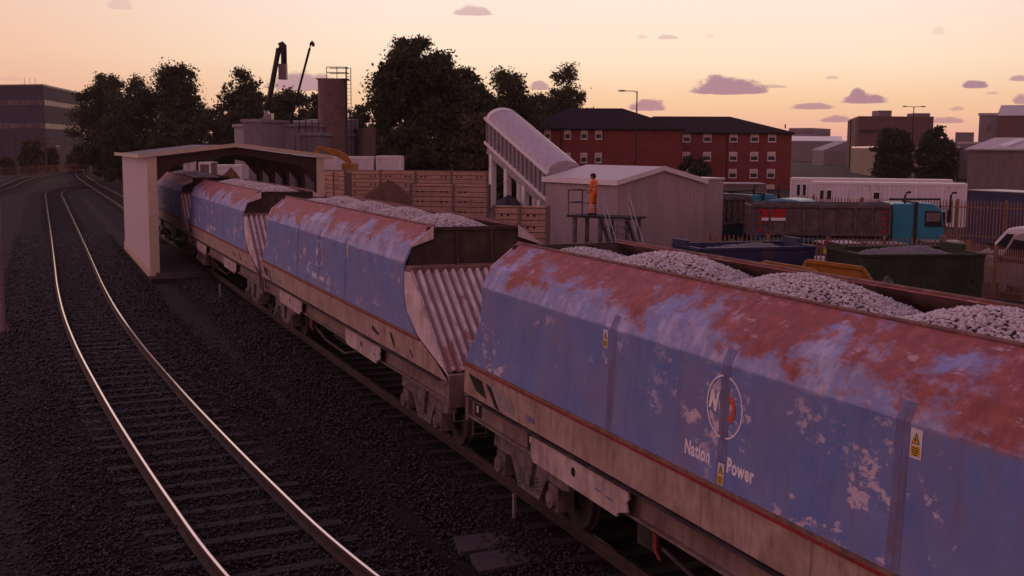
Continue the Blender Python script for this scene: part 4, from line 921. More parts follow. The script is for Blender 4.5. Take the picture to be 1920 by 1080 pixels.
# ------------------------------------------------------------------ silos, batching plant, swan-neck elevator
def silo(label, pl, pr, ytop, ybot, Z, ladder_side=1, rail=True, rings=7):
    c = col((pl+pr)/2, Z); r = (pr-pl)/2*Z/CF; zt = zh((pl+pr)/2, ytop, Z)-GZ
    T = thing('silo', label, 'silo', (c.x, c.y, GZ), -CYAW, 'cylindrical silos of the batching plant')
    b = B(); b.cyl((0, 0, 0), (0, 0, zt), r, n=40); b.build('shell', 'silo', T, smooth=False, bevel=.03)
    for k in range(1, rings): b = B(); z = zt*k/rings; b.cyl((0, 0, z-.035), (0, 0, z+.035), r+.02, n=40); b.build('ring_seam', 'silo', T)
    b = B(); x = ladder_side*(r*.97); 
    for dx in (0, .42): b.box(x+dx-.03, x+dx+.03, -r*.35-.03, -r*.35+.03, 1, zt+1.0)
    for k in range(int(zt/.32)-2): b.box(x, x+.42, -r*.35-.015, -r*.35+.015, 1.2+.32*k, 1.235+.32*k)
    b.build('ladder', 'dark_steel', T)
    if rail:
        b = B(); b.box(-r*1.02, r*1.1, -r*.7, r*.7, zt-.02, zt+.05); b.build('top_plate', 'dark_steel', T)
        b = B()
        for z in (.55, 1.0): b.tube([(-r*.3, -r*.6, zt+z), (r*1.05, -r*.6, zt+z), (r*1.05, r*.6, zt+z), (-r*.3, r*.6, zt+z)], .035, 5)
        for x_ in (-r*.3, r*.4, r*1.05): b.cyl((x_, -r*.6, zt), (x_, -r*.6, zt+1.0), .035, n=5)
        b.build('guard_rail', 'dark_steel', T)
silo('tall weathered silo with ladder and top guard rail', 598, 652, 149, 315, 100)
silo('short squat silo right of the tall one', 667, 704, 241, 315, 103, -1, False, 4)
silo('half-hidden slim silo tucked between the tall and squat ones', 650, 668, 244, 315, 105, 1, False, 4)
def box_building(label, cat, pa, Za, pb, Zb, ytop_px, ytop, depth, mat, roofmat='plantflat', z0=GZ, name='building', par=.0, group=None):
    F = Facade(pa, Za, pb, Zb); zt = zh(ytop_px, ytop, F.Z(ytop_px))-z0; T = thing(name, label, cat, F.loc(z0), F.rot, group)
    b = B(); b.box(0, F.L, 0, depth, 0, zt); b.build('wall', mat, T)
    b = B(); b.box(-.15, F.L+.15, -.15, depth+.15, zt, zt+.25+par); b.build('roof', roofmat, T); return T, F, zt
T, F, zt = box_building('long clad batching plant hall behind the shed roof', 'plant', 490, 99, 600, 97, 540, 254, 9, 'plant', name='plant_hall')
b = B(); b.box(F.x(558), F.x(566), -.25, 0, 0, zt); b.box(F.x(490), F.x(513), -.3, 0, 0, zt); b.build('pilaster', 'plantflat', T)
b = B(); b.prism([(2, zt+.25), (7, zt+.25), (7, zt+1.55), (2, zt+1.2)], F.x(505), F.x(598), 'x'); b.build('upper_deck', 'plant', T)
b = B()
for z in (.5, 1.0): b.box(F.x(512), F.x(598), -.05, .0, zt+.25+z, zt+.30+z)
for px in range(514, 600, 12): b.box(F.x(px)-.03, F.x(px)+.03, -.05, 0, zt+.25, zt+1.25)
b.build('guard_rail', 'dark_steel', T)
T, F, zt = box_building('plain pale clad block at the left of the plant', 'plant', 440, 101, 476, 96, 450, 238, 6, 'plantflat', name='plant_block')
T, F, zt = box_building('taller dark block with rounded front beside the plant hall', 'plant', 456, 94, 490, 93.5, 470, 229, 5, 'plantflat', 'plantflat', name='plant_tower')
b = B(); b.box(.2, F.L, -.05, 0, 0, zt-.1); b.build('front_panel', 'plant', T)
def swan_neck():
    c = col(500, 97); k = 97/CF; T = thing('swan_neck_elevator', 'tall hooked elevator pipe rising from the plant with a hanging spout box', 'elevator', (c.x, c.y, GZ), -CYAW)
    def P(px, py): return ((px-500)*k, 0, zh(px, py, 97)-GZ)
    b = B(); b.tube([P(501, 208), P(507, 185), P(515, 145), P(523, 105), P(526, 92), P(529, 85), P(532, 83.5), P(534.5, 86), P(535, 96), P(535, 120)], [.28, .24, .22, .21, .25, .28, .28, .27, .25, .25], 12); b.build('pipe', 'dark_steel', T, smooth=True)
    x0, _, z0 = P(525, 149); x1, _, z1 = P(540, 120); b = B(); b.box(x0+.03, x1, -.35, .35, z0, z1); b.build('spout_box', 'brownrib', T, bevel=.02)
    x0, _, z0 = P(494, 250); x1, _, z1 = P(512, 216); b = B(); b.prism([(x0, 0), (x1, 0), (x1, z1+.15), (x0, z1-.25)], -.5, .5, 'y'); b.build('boot_housing', 'plantflat', T)
    b = B(); b.box(P(497, 0)[0], P(506, 0)[0], -.25, .25, P(0, 216)[2], P(0, 203)[2]); b.build('joint_box', 'galv', T)
    c = col(566, 98); T = thing('slim_auger_tube', 'slim slanting auger tube with a small bent tip', 'tube', (c.x, c.y, GZ), -CYAW)
    b = B(); k = 98/CF; q = lambda px, py: ((px-566)*k, 0, zh(px, py, 98)-GZ); b.tube([q(545, 230), q(583, 92), q(585.5, 82), q(588, 79), q(590, 82), q(590, 87)], [.09, .10, .13, .14, .13, .12], 8); b.build('tube', 'dark_steel', T, smooth=True)
    b = B(); x, _, z = q(545, 230); b.box(x-.2, x+.2, -.2, .2, z-3, z+.1); b.build('support', 'dark_steel', T)
swan_neck()
def excavator():
    c = at(655, 306, 82); k = 82/CF; T = thing('excavator', 'yellow excavator behind the long tan wall with its boom reaching left', 'excavator', (c.x, c.y, GZ), -CYAW)
    zz = lambda py: zh(650, py, 82)-GZ; xx = lambda px: (px-655)*k
    for y in (-1.0, 1.0): b = B(); b.prism([(-1.6, .2), (-1.2, 0), (1.6, 0), (2.0, .2), (2.0, .6), (1.6, .85), (-1.2, .85), (-1.6, .6)], y-.25, y+.25, 'y'); b.build('crawler', 'black', T, bevel=.05)
    b = B(); b.box(-.9, 2.3, -1.2, 1.2, .95, 1.9); b.box(xx(645), xx(668), -1.2, 1.2, 1.9, zz(305)); b.build('house', 'yellowsk', T, bevel=.08)
    b = B(); b.prism([(xx(652), zz(307)), (xx(660), zz(303)), (xx(650), zz(290)), (xx(634), zz(281.5)), (xx(600), zz(274)), (xx(598), zz(278)), (xx(622), zz(289)), (xx(640), zz(298))], -.2, .2, 'y'); b.build('boom', 'yellowsk', T, bevel=.03)
    b = B(); b.prism([(xx(600), zz(274)), (xx(594), zz(278)), (xx(586), zz(318)), (xx(590), zz(319)), (xx(602), zz(281))], -.15, .15, 'y'); b.build('dipper_arm', 'yellowsk', T, bevel=.03)
    b = B(); b.prism([(xx(586), zz(316)), (xx(592), zz(318)), (xx(596), zz(330)), (xx(584), zz(336)), (xx(578), zz(326))], -.5, .5, 'y'); b.build('bucket', 'dark_steel', T, bevel=.03)
    b = B(); b.cyl((xx(645), .25, zz(298)), (xx(626), .25, zz(284)), .07, n=8); b.build('ram', 'galv', T)
excavator()
def container(label, pa, Za, pb, Zb, ytop, mat, depth=2.4, z0=GZ, name='shipping_container', roof='whitetrim', openings=(), group=None, pxt=None, frame='whitetrim', h=None):
    F = Facade(pa, Za, pb, Zb); pt = pxt or pa; zt = (zh(pt, ytop, F.Z(pt))-z0) if h is None else h; T = thing(name, label, 'container' if 'container' in name else 'cabin', F.loc(z0), F.rot, group); Ln = F.L
    b = B(); b.box(.03, Ln-.03, .03, depth-.03, .12, zt-.04); b.build('wall', mat, T)
    b = B(); b.box(0, Ln, 0, depth, zt-.05, zt); b.build('roof', roof, T, bevel=.01)
    for x in (0, Ln-.12):
        for y in (0, depth-.12): b = B(); b.box(x, x+.12, y, y+.12, 0, zt-.05); b.build('corner_post', frame, T)
    b = B(); b.box(.12, Ln-.12, 0, .1, .02, .14); b.build('bottom_rail', frame, T); b = B(); b.box(.12, Ln-.12, 0, .06, zt-.17, zt-.05); b.build('top_rail', frame, T)
    return T, F, zt
def cabin_window(T, F, px0, px1, z0, z1, kind='window'):
    x0, x1 = F.x(px0), F.x(px1); b = B(); d = -.035
    for a in ((x0-.06, x0, z0-.06, z1+.06), (x1, x1+.06, z0-.06, z1+.06), (x0, x1, z0-.06, z0), (x0, x1, z1, z1+.06)): b.box(a[0], a[1], d, .03, a[2], a[3])
    w = b.build(kind, 'whitetrim', T); b = B(); b.box(x0, x1, -.012, .02, z0, z1); b.build('pane', 'glass', w)
T, F, zt = container('white corrugated site cabin with three small windows and a door, front of the pair', 1523, 81, 1818, 78, 343, 'whiterib', 2.6, name='site_cabin', pxt=1700)
for px0, px1, a, c_ in ((1541, 1548, 374, 357), (1554, 1562, 374, 357), (1642, 1653, 373, 361)): cabin_window(T, F, px0, px1, F.z(px0, a)-GZ, F.z(px0, c_)-GZ)
b = B(); b.box(F.x(1600), F.x(1613), -.05, .03, .1, 1.95); b.build('door', 'white', T, bevel=.01)
for px in (1672, 1722, 1772): b = B(); b.box(F.x(px)-.08, F.x(px)+.08, -.04, .03, .1, zt-.06); b.build('joint_post', 'whitetrim', T)
T, F, zt = container('white corrugated site cabin behind, its left end with two windows showing', 1484, 88, 1790, 84.5, 335, 'whiterib', 2.6, name='site_cabin', pxt=1600)
for px0, px1 in ((1497, 1503), (1508, 1514)): cabin_window(T, F, px0, px1, F.z(px0, 367)-GZ, F.z(px0, 346)-GZ)
container('navy blue corrugated container at the right edge', 1818, 66, 1990, 60, 357, 'navyrib', 2.5, roof='vangrey', frame='navyrib', pxt=1850)
container('grey low container behind the parked tippers', 1331, 72, 1440, 72, 344, 'brownrib', 2.5, roof='plantflat', frame='brownrib', pxt=1400)
for k, (a, c_, y) in enumerate(((606, 700, 293), (705, 752, 292))): container(('white ribbed container peeping over the long tan wall, longer one', 'white ribbed container peeping over the long tan wall, shorter one')[k], a, 86, c_, 86, y, 'whiterib', 2.4, pxt=a)
container('small white cabin seen through the shed', 397, 88, 452, 88, 309, 'white', 2.4, name='site_cabin', pxt=400)
container('grey open-topped crate container seen through the shed', 371, 84, 394, 84, 304, 'brownrib', 2.0, pxt=380)
for k, px in enumerate((350, 361)):
    c = col(px, 84); T = thing('bulk_tank', ('white caged bulk tank, left of two seen through the shed', 'white caged bulk tank, right of two seen through the shed')[k], 'tank', (c.x, c.y, 1.0), -CYAW, 'caged bulk tanks')
    h = zh(px, 303, 84)-1.0; b = B(); b.box(-.2, .2, -.25, .25, .1, h); b.build('tank', 'white', T, bevel=.04)
    b = B(); [b.box(-.21, .21, -.27, -.255, z, z+.03) for z in np.linspace(.1, h, 4)]; [b.box(x-.012, x+.012, -.275, -.257, 0, h) for x in np.linspace(-.2, .2, 4)]; b.build('cage', 'galv', T)
c = col(362, 84); b = B(); b.box(-1.2, 1.6, -.7, .7, 0, 1.3); o = b.build('loading_bench', 'darkcon', bevel=.02); o.location = (c.x, c.y, GZ); o.rotation_euler = (0, 0, -CYAW); tag(o, 'dark bench carrying the white caged tanks beyond the shed', 'bench')
# ------------------------------------------------------------------ skips
def skip(label, mat, nl, nr, fl, Zn, Zf, ytop_px, ytop, z0=GZ, fillmat='gheap', fill=.12, lip=.06, group='open skips in the yard', name='skip'):
    """nl/nr: near long side's end columns, fl: far left corner column; the near side is at Zn, the left end runs back to Zf."""
    F = Facade(nl, Zn[0], nr, Zn[1]); back = col(fl, Zf)-F.a; W = back.x*-F.t.y + back.y*F.t.x; sh = back.dot(F.t); W = abs(W)
    zt = zh(ytop_px, ytop, F.Z(ytop_px))-z0; T = thing(name, label, 'skip', F.loc(z0), F.rot, group); Ln = F.L; ins = .10
    out = [(0, 0), (Ln, 0), (Ln, W), (0, W)]
    def ringz(z, i): return [(x + (i if x == 0 else -i), y + (.12*i if y == 0 else -.12*i), z) for x, y in out]
    t = .05
    vs = ringz(0, ins) + ringz(zt, 0) + [(x + (t if x == 0 else -t), y + (t if y == 0 else -t), z) for x, y, z in ringz(zt, 0)] + [(x + (t if x < Ln/2 else -t), y + (t if y < W/2 else -t), z+.05) for x, y, z in ringz(0, ins)]
    fs = [(3, 2, 1, 0)] + [(i, (i+1) % 4, 4+(i+1) % 4, 4+i) for i in range(4)] + [(4+i, 4+(i+1) % 4, 8+(i+1) % 4, 8+i) for i in range(4)] + [(8+i, 8+(i+1) % 4, 12+(i+1) % 4, 12+i) for i in range(4)] + [(12, 13, 14, 15)]
    b = B(); b.add(vs, fs); b.build('body', mat, T)
    b = B(); 
    for p, q in ((out[i], out[(i+1) % 4]) for i in range(4)): b.beam((*p, zt), (*q, zt), .1, .09)
    b.build('rim', mat, T, bevel=.01)
    for x in (.35, Ln-.35):
        b = B(); b.box(x-.05, x+.05, -.06, W+.06, zt*.3, zt*.34); [b.cyl((x, y, zt*.62), (x, y + (.18 if y > 0 else -.18), zt*.62), .05, n=10) for y in (0, W)]; b.build('lifting_lug', mat, T)
    for xe in (0, Ln):
        b = B(); b.box(xe-.05, xe+.05, W*.45, W-.1, zt+.04, zt+.22); b.build('end_flap', mat, T)
    r = np.random.default_rng(len(label)); nx, ny = 26, 14; V = []
    for j in range(ny):
        for i in range(nx):
            u, v = i/(nx-1), j/(ny-1); z = zt-.30 + (.30+fill)*math.sin(PI*u)**.9*math.sin(PI*v)**.7*(1+.2*math.sin(7*u+3*v)) + r.normal(0, .018); V.append((.06+(Ln-.12)*u, .06+(W-.12)*v, z))
    b = B(); b.v = V; b.f = [(j*nx+i, j*nx+i+1, (j+1)*nx+i+1, (j+1)*nx+i) for j in range(ny-1) for i in range(nx-1)]; b.m = [0]*len(b.f)
    o = b.build('stone_fill', fillmat, smooth=True, fix=False); o.location = F.loc(z0); o.rotation_euler = (0, 0, F.rot)
    return tag(o, 'grey stone filling the '+label.split(' skip')[0]+' skip', 'stone fill', 'stone in the skips')
skip('long blue skip behind the near wagon', 'bluesk', 1319, 1536, 1263, (36, 37.2), 38.0, 1420, 466)
skip('big dark green skip at the right', 'greensk', 1629, 1859, 1583, (34.5, 35.0), 37.4, 1740, 479, fill=.22)
def loader_bucket(label, pts, Z0, Z1, th=.06):
    """An orange-yellow loader bucket: bent back plate with side cheeks, seen from behind."""
    (xa, ya_), (xb, yb_), (xc, yc_), (xd, yd_) = pts
    F = Facade(xa, Z0, xb, Z1); T = thing('loader_bucket', label, 'bucket', F.loc(GZ), F.rot, 'yellow loader buckets on the ground')
    z = [F.z(px, py)-GZ for px, py in pts]; x = [F.x(px) for px, _ in pts]
    zt0, zt1 = z[0], z[1]
    b = B(); b.prism([(x[0], zt0), (x[1], zt1), (x[2], z[2]), (x[2]+.5, 0), (x[3]-.3, 0), (x[3], z[3])], 0, th, 'y'); b.build('back_plate', 'yellowsk', T)
    b = B(); b.beam((x[0], -.02, zt0), (x[1], -.02, zt1), .07, .09); b.beam((x[1], -.02, zt1), (x[2], -.02, z[2]), .07, .07); b.beam((x[0], -.02, zt0), (x[3], -.02, z[3]), .07, .07); b.build('rim', 'yellowsk', T)
    for xx, zz in ((x[0]+.1, zt0), (x[1]-.05, zt1)): b = B(); b.prism([(th, zz-.05), (th, .1), (1.1, .1), (1.25, .35)], xx-.03, xx+.03, 'x'); b.build('cheek', 'yellowsk', T)
    b = B(); b.box(x[3]-.2, x[2]+.4, .06, 1.3, .02, .10); b.build('floor_plate', 'dark_steel', T)
loader_bucket('orange-yellow loader bucket standing before the green skip', [(1521, 489), (1628, 503), (1648, 530), (1508, 512)], 27.5, 27)
loader_bucket('orange-yellow loader bucket mostly hidden by the wagon lip', [(1440, 492), (1534, 507), (1552, 520), (1430, 500)], 25.5, 25)

# ------------------------------------------------------------------ palisade fences
def palisade(label, segs, pitch, mat, tip=.12, h_fix=None, group='palisade fences'):
    """segs: list of (px, Z, ytop, ybase) corners; each pale has a pointed tip."""
    o = None
    P = [(col(px, Z), zh(px, yt, Z), zh(px, yb, Z)) for px, Z, yt, yb in segs]
    T = thing('palisade_fence', label, 'fence', (P[0][0].x, P[0][0].y, 0), 0, group); org = P[0][0]
    pal = B(); 
    for (p, t0, b0), (q, t1, b1) in zip(P, P[1:]):
        d = q-p; Ln = d.length; u = d/Ln; n = max(1, int(Ln/pitch)); nrm = Vector((-u.y, u.x))
        def W(s, off, z): v = p + u*s + nrm*off - org; return (v.x, v.y, z)
        for i in range(n):
            s = (i+.5)*Ln/n; f = s/Ln; zt, zb = t0+(t1-t0)*f, b0+(b1-b0)*f; w = .026; jz = random.gauss(0, .012)
            fr = [(s-w, zb), (s+w, zb), (s+w, zt-tip+jz), (s, zt+jz), (s-w, zt-tip+jz)]
            pal.add([W(a, 0, z) for a, z in fr] + [W(a, .02, z) for a, z in fr], [(0,1,2,3,4), (9,8,7,6,5)] + [(k, (k+1) % 5, 5+(k+1) % 5, 5+k) for k in range(5)])
        for fz in (.14, .82): rl = B(); rl.beam(W(0, .05, b0+(t0-b0)*fz), W(Ln, .05, b1+(t1-b1)*fz), .05, .06); rl.build('rail', mat, T)
        m = max(1, round(Ln/2.75))
        for i in range(m+1):
            s = Ln*i/m; f = s/Ln; pb = B(); pb.beam(W(s, .10, b0+(b1-b0)*f), W(s, .10, t0+(t1-t0)*f+.02), .10, .10, up=(1, 0, 0)); pb.build('post', mat, T)
    pal.build('pales', mat, T)
palisade('rusty brown palisade fence in front of the parked tippers and vans', [(1335, 44, 437, 520), (1560, 44, 445, 545), (1776, 43, 443, 548), (1930, 36, 470, 566)], .165, 'fence')
palisade('taller brown palisade fence behind the tippers before the white cabins', [(1440, 64, 362, 432), (1620, 63, 371, 440), (1800, 59, 374, 452), (1990, 56, 379, 462)], .16, 'fence')
palisade('long pale palisade fence across the far left behind the tracks', [(-30, 182, 313.5, 337), (60, 190, 310, 330), (110, 200, 307, 324), (168, 212, 304.5, 320)], .30, 'fence_grey', tip=.2)

# ------------------------------------------------------------------ vehicles
def wheel(T, x, y, r, w, name='wheel'):
    b = B(); b.cyl((x, y-w/2, r), (x, y+w/2, r), r, n=22); o = b.build(name, 'tyre', T, bevel=.02)
    b = B(); b.cyl((x, y-w/2-.012, r), (x, y+w/2+.012, r), r*.55, n=16); b.build('rim', 'galv', o)
def tipper(label, pa, Za, pb, Zb, ztop_px, ztop_py, sign=True, z0=GZ, cab=True, bedlen=None, rot_flip=False, load=True):
    F = Facade(pa, Za, pb, Zb); T = thing('tipper_truck', label, 'truck', F.loc(z0), F.rot, 'grey bodied tippers with teal cabs'); W = 2.45; Ln = F.L; zt = zh(ztop_px, ztop_py, F.Z(ztop_px))-z0; zb = zt-1.32
    for y0, y1 in ((0, .06), (W-.06, W)):
        b = B(); b.box(0, Ln, y0, y1, zb, zt); p = b.build('side_panel', 'tipper', T)
        b = B(); n = 8
        yy = -.09 if y0 == 0 else W
        for k in range(n+1): b.box(Ln*k/n-.045, Ln*k/n+.045, yy, yy+.09, zb, zt-.1)
        b.box(0, Ln, yy-.02, yy+.07, zt-.13, zt+.02); b.box(0, Ln, yy, yy+.05, zb, zb+.1); b.build('body_ribs', 'tipper', p)
    b = B(); b.box(-.06, 0, .02, W-.02, zb-.08, zt-.05); tg = b.build('tailgate', 'tipper', T)
    b = B(); [b.box(-.10, -.06, .05, W-.05, z, z+.05) for z in (zb, zb+.42, zb+.84, zt-.12)]; [b.box(-.09, -.06, y, y+.08, zb, zt-.1) for y in (.04, W/2-.04, W-.12)]; b.build('ribs', 'tipper', tg)
    for y in (.05, W-.3): b = B(); [b.prism([(y, zb+.05+.3*k), (y+.1, zb+.05+.3*k), (y+.2, zb+.3+.3*k), (y+.1, zb+.3+.3*k)], -.105, -.1, 'x') for k in (0, 1)]; b.build('chevrons', 'redsign', tg)
    b = B(); b.box(Ln-.06, Ln, .06, W-.06, zb, zt+.1); b.build('headboard', 'tipper', T)
    b = B(); b.box(.0, Ln, .06, W-.06, zb, zb+.06); b.build('floor', 'dark_steel', T)
    if load:
        r = np.random.default_rng(5); nx, ny = 18, 8; b = B(); b.v = [(.1+(Ln-.2)*i/(nx-1), .08+(W-.16)*j/(ny-1), zt-.3+.42*math.sin(PI*j/(ny-1))*(.6+.4*math.sin(i*.9))+r.normal(0, .03)) for j in range(ny) for i in range(nx)]; b.f = [(j*nx+i, j*nx+i+1, (j+1)*nx+i+1, (j+1)*nx+i) for j in range(ny-1) for i in range(nx-1)]; b.m = [0]*len(b.f)
        o = b.build('spoil_load', 'dheap', smooth=True, fix=False); o.location = F.loc(z0); o.rotation_euler = (0, 0, F.rot); tag(o, 'dark spoil heaped in the body of the '+('front' if sign else 'rear')+' tipper', 'spoil', 'spoil in the tippers')
    if sign:
        x0, x1 = F.x(1432), F.x(1480); b = B(); b.box(x0, x1, -.075, -.062, zb+.75, zb+1.12); b.box(x0, x1, -.075, -.062, zb+.62, zb+.745, 1); b.build('name_board', ['redsign', 'white'], T)
        b = B(); [b.prism([(.25, zb+.1+.28*k), (.42, zb+.2+.28*k), (.42, zb+.34+.28*k), (.25, zb+.24+.28*k)], -.06, -.053, 'y') for k in range(4)]; b.build('hazard_stripes', 'redsign', T); b = B(); [b.prism([(Ln-.3, zb+.1+.28*k), (Ln-.13, zb+.2+.28*k), (Ln-.13, zb+.34+.28*k), (Ln-.3, zb+.24+.28*k)], -.06, -.053, 'y') for k in range(4)]; b.build('hazard_stripes', 'redsign', T)
    b = B(); b.box(.3, Ln+2.2, .75, 1.05, .62, .92); b.box(.3, Ln+2.2, W-1.05, W-.75, .62, .92); b.box(.5, Ln, .1, W-.1, zb-.14, zb-.02); b.build('chassis', 'dark_steel', T)
    if cab:
        c0 = Ln+.15; c1 = c0+2.15; ch = zt+.06
        b = B(); b.box(c0, c0+.95, .15, W-.15, .9, ch+.02); b.build('sleeper_section', 'teal', T, bevel=.05)
        b = B(); b.box(c0+.90, c0+1.05, .05, W-.05, .75, ch+.10); b.build('air_duct', 'dark_steel', T, bevel=.02)
        b = B(); b.prism([(c0+1.02, .55), (c1+.02, .55), (c1+.08, 1.2), (c1-.10, ch-.25), (c1-.45, ch+.02), (c0+1.02, ch+.08)], .02, W-.02, 'y'); cb = b.build('cab', 'teal', T, bevel=.06)
        for y in (.005, W-.005):
            b = B(); b.prism([(c0+1.32, ch-.95), (c1-.10, ch-.95), (c1-.22, ch-.30), (c0+1.32, ch-.26)], y-.012, y+.012, 'y'); sw = b.build('side_window', 'glass', T)
            b = B(); b.box(c0+1.38, c1-.22, y-.018 if y < 1 else y+.012, y-.013 if y < 1 else y+.018, ch-.72, ch-.36); b.build('reflection_card', 'brownrib', sw)
            b = B(); b.box(c0+1.45, c0+1.7, y-.02, y+.02, 1.05, 1.12); b.build('door_handle', 'black', T)
            b = B(); yy = -.22 if y < 1 else W+.22; b.tube([(c1-.1, y, ch-.2), (c1+.12, yy, ch-.15), (c1+.12, yy, ch-.9), (c1-.05, y, ch-.95)], .02, 6); b.box(c1+.04, c1+.16, yy-.1, yy+.1, ch-.75, ch-.2); b.build('mirror', 'black', T)
        b = B(); b.prism([(.12, 1.35), (W-.12, 1.35), (W-.2, ch-.3), (.2, ch-.3)], c1-.06, c1+.055, 'x'); b.build('windscreen', 'glass', T)
        b = B(); b.box(c1-.1, c1+.14, .05, W-.05, .42, .85); b.build('bumper', 'dark_steel', T, bevel=.03)
        for y in (.35, W-.35): b = B(); b.cyl((c1+.13, y, .68), (c1+.16, y, .68), .11, n=14); b.build('headlight', 'chrome', T)
        b = B()
        for k in range(4): b.box(c0+.05, c0+.85, .02, .14, .62+.12*k, .67+.12*k)
        b.build('side_vents', 'galv', T)
        for x in (c0+.55, c1+.3): b = B(); b.tube([(x, .35, ch-.3), (x, .35, ch+.38), (x+.05, .35, ch+.48), (x+.22, .35, ch+.50)], .05, 8); b.build('exhaust_stack', 'dark_steel', T, smooth=True)
        b = B(); b.tube([(c0+.3, W-.3, ch+.12), (c1+.35, W-.3, ch+.14), (c1+.4, W-.3, ch-.3)], .05, 6); b.build('roll_bar', 'dark_steel', T)
        xs = (1.0, 2.15, Ln-.6, c1-.9)
    else: xs = (1.0, 2.15)
    for x in xs:
        for y in (.18, W-.18): wheel(T, x, y, .52, .3)
    return T
tipper('grey tipper with teal cab and a red and white name board on its side', 1415, 49.5, 1674, 49.0, 1550, 384)
tipper('second grey tipper with teal cab parked behind, its tailgate by the hopper house', 1322, 55.5, 1409, 57.5, 1370, 370, sign=False, load=False)
# a third teal cab whose roof shows over the front tipper's body
F = Facade(1416, 58, 1514, 56.5); T = thing('lorry_cab', 'teal lorry cab whose rounded roof shows above the front tipper body', 'lorry', F.loc(GZ), F.rot); zt = F.z(1470, 374)-GZ
b = B(); b.prism([(0, .6), (F.L, .6), (F.L, zt-.35), (F.L-.4, zt-.02), (F.L*.5, zt+.04), (.3, zt-.12), (0, zt-.5)], 0, 2.3, 'y'); b.build('body', 'teal', T, bevel=.12)
b = B(); b.prism([(.05, zt-.36), (.9, zt-.3), (.5, zt-.12), (.2, zt-.16)], -.015, 2.315, 'y'); b.build('deflector', 'dark_steel', T)
for x in (.55, F.L-.5):
    for y in (.15, 2.15): wheel(T, x, y, .48, .28)
# white low lorry with chevron board beside the hopper house
F = Facade(1324, 56.5, 1357, 57.2); T = thing('works_van', 'white works van tail with a yellow chevron board by the hopper house', 'van', F.loc(GZ), F.rot); z2 = F.z(1345, 412)-GZ; z1 = F.z(1345, 421)-GZ
b = B(); b.box(0, F.L, 0, 3.0, .35, z1); b.box(.02, F.L-.02, .5, 2.2, z1, z2); b.build('body', 'vanwhite', T, bevel=.06)
b = B(); b.box(.02, F.L-.02, -.02, 0, .5, z1-.28); bd = b.build('chevron_board', 'yellow', T)
b = B(); [b.prism([(x, .55), (x+.08, .55), (x+.16, z1-.33), (x+.08, z1-.33)], -.026, -.021, 'y') for x in np.linspace(.05, F.L-.25, 4)]; b.build('chevrons', 'redsign', bd)
b = B(); b.box(.1, F.L-.1, -.012, .0, z1-.2, z1-.05); b.build('rear_window', 'glass', T)
for x in (.1, F.L-.1):
    for y in (.7, 2.9):
        b = B(); b.cyl((x-.1, y, .33), (x+.1, y, .33), .33, n=18); b.build('wheel', 'tyre', T)
def panel_van(label, pa, Za, pb, Zb, ytop_px, ytop, mat, z0=GZ, group='panel vans at the right edge'):
    F = Facade(pa, Za, pb, Zb); T = thing('panel_van', label, 'van', F.loc(z0), F.rot, group); Ln = 5.2; h = zh(ytop_px, ytop, F.Z(ytop_px))-z0; W = 1.95
    b = B(); b.prism([(0, .38), (Ln, .38), (Ln+.02, h-.15), (Ln-.1, h-.02), (1.75, h), (1.35, h-.10), (.62, 1.28), (.10, 1.05), (-.05, .7)], 0, W, 'y'); b.build('body', mat, T, bevel=.09)
    b = B(); b.prism([(1.28, h-.16), (.66, 1.24), (.64, 1.28), (1.26, h-.12)], .12, W-.12, 'y'); b.build('windscreen_seal', 'ink', T)
    b = B(); b.add([(.60, .12, 1.275), (.60, W-.12, 1.275), (1.28, W-.18, h-.14), (1.28, .18, h-.14)], [(0, 1, 2, 3)]); ws = b.build('windscreen', 'glass', T); ws.location = (-.03, 0, .03)
    for y in (-.004, W+.004):
        b = B(); b.prism([(.80, 1.26), (1.9, 1.26), (1.9, h-.32), (1.38, h-.30)], y-.008, y+.008, 'y'); b.build('side_window', 'glass', T)
        b = B(); b.box(1.95, 1.965, y-.01, y+.01, .5, h-.2); b.box(3.3, 3.315, y-.01, y+.01, .5, h-.2); b.box(2.0, Ln-.2, y-.015, y+.015, 1.18, 1.215); b.build('door_seams', 'ink', T)
        yy = -.16 if y < 1 else W+.16; b = B(); b.box(.82, .92, yy-.1, yy+.1, 1.22, 1.5); b.box(.85, .9, min(yy, y), max(yy, y), 1.3, 1.34); b.build('mirror', 'ink', T, bevel=.02)
        b = B(); b.cyl((2.15, y-.02, 1.1), (2.15, y+.02, 1.1), .05, n=8); b.build('door_handle', 'ink', T)
    for y in (.25, W-.25): b = B(); b.ball((.02, y, .82), (.06, .16, .11), 10, 6); b.build('headlight', 'chrome', T, smooth=True)
    b = B(); b.box(-.10, .2, .04, W-.04, .36, .58); b.build('bumper', 'dark_steel', T, bevel=.03)
    for x in (.95, Ln-1.05):
        for y in (.12, W-.12): wheel(T, x, y, .34, .22)
    return T
panel_van('white panel van behind, only its roof and windscreen showing', 1838, 47.2, 1960, 45, 1880, 423, 'vanwhite')
T = panel_van('grey sided panel van in front at the right edge', 1858, 42, 1960, 39.6, 1890, 431, 'vangrey')
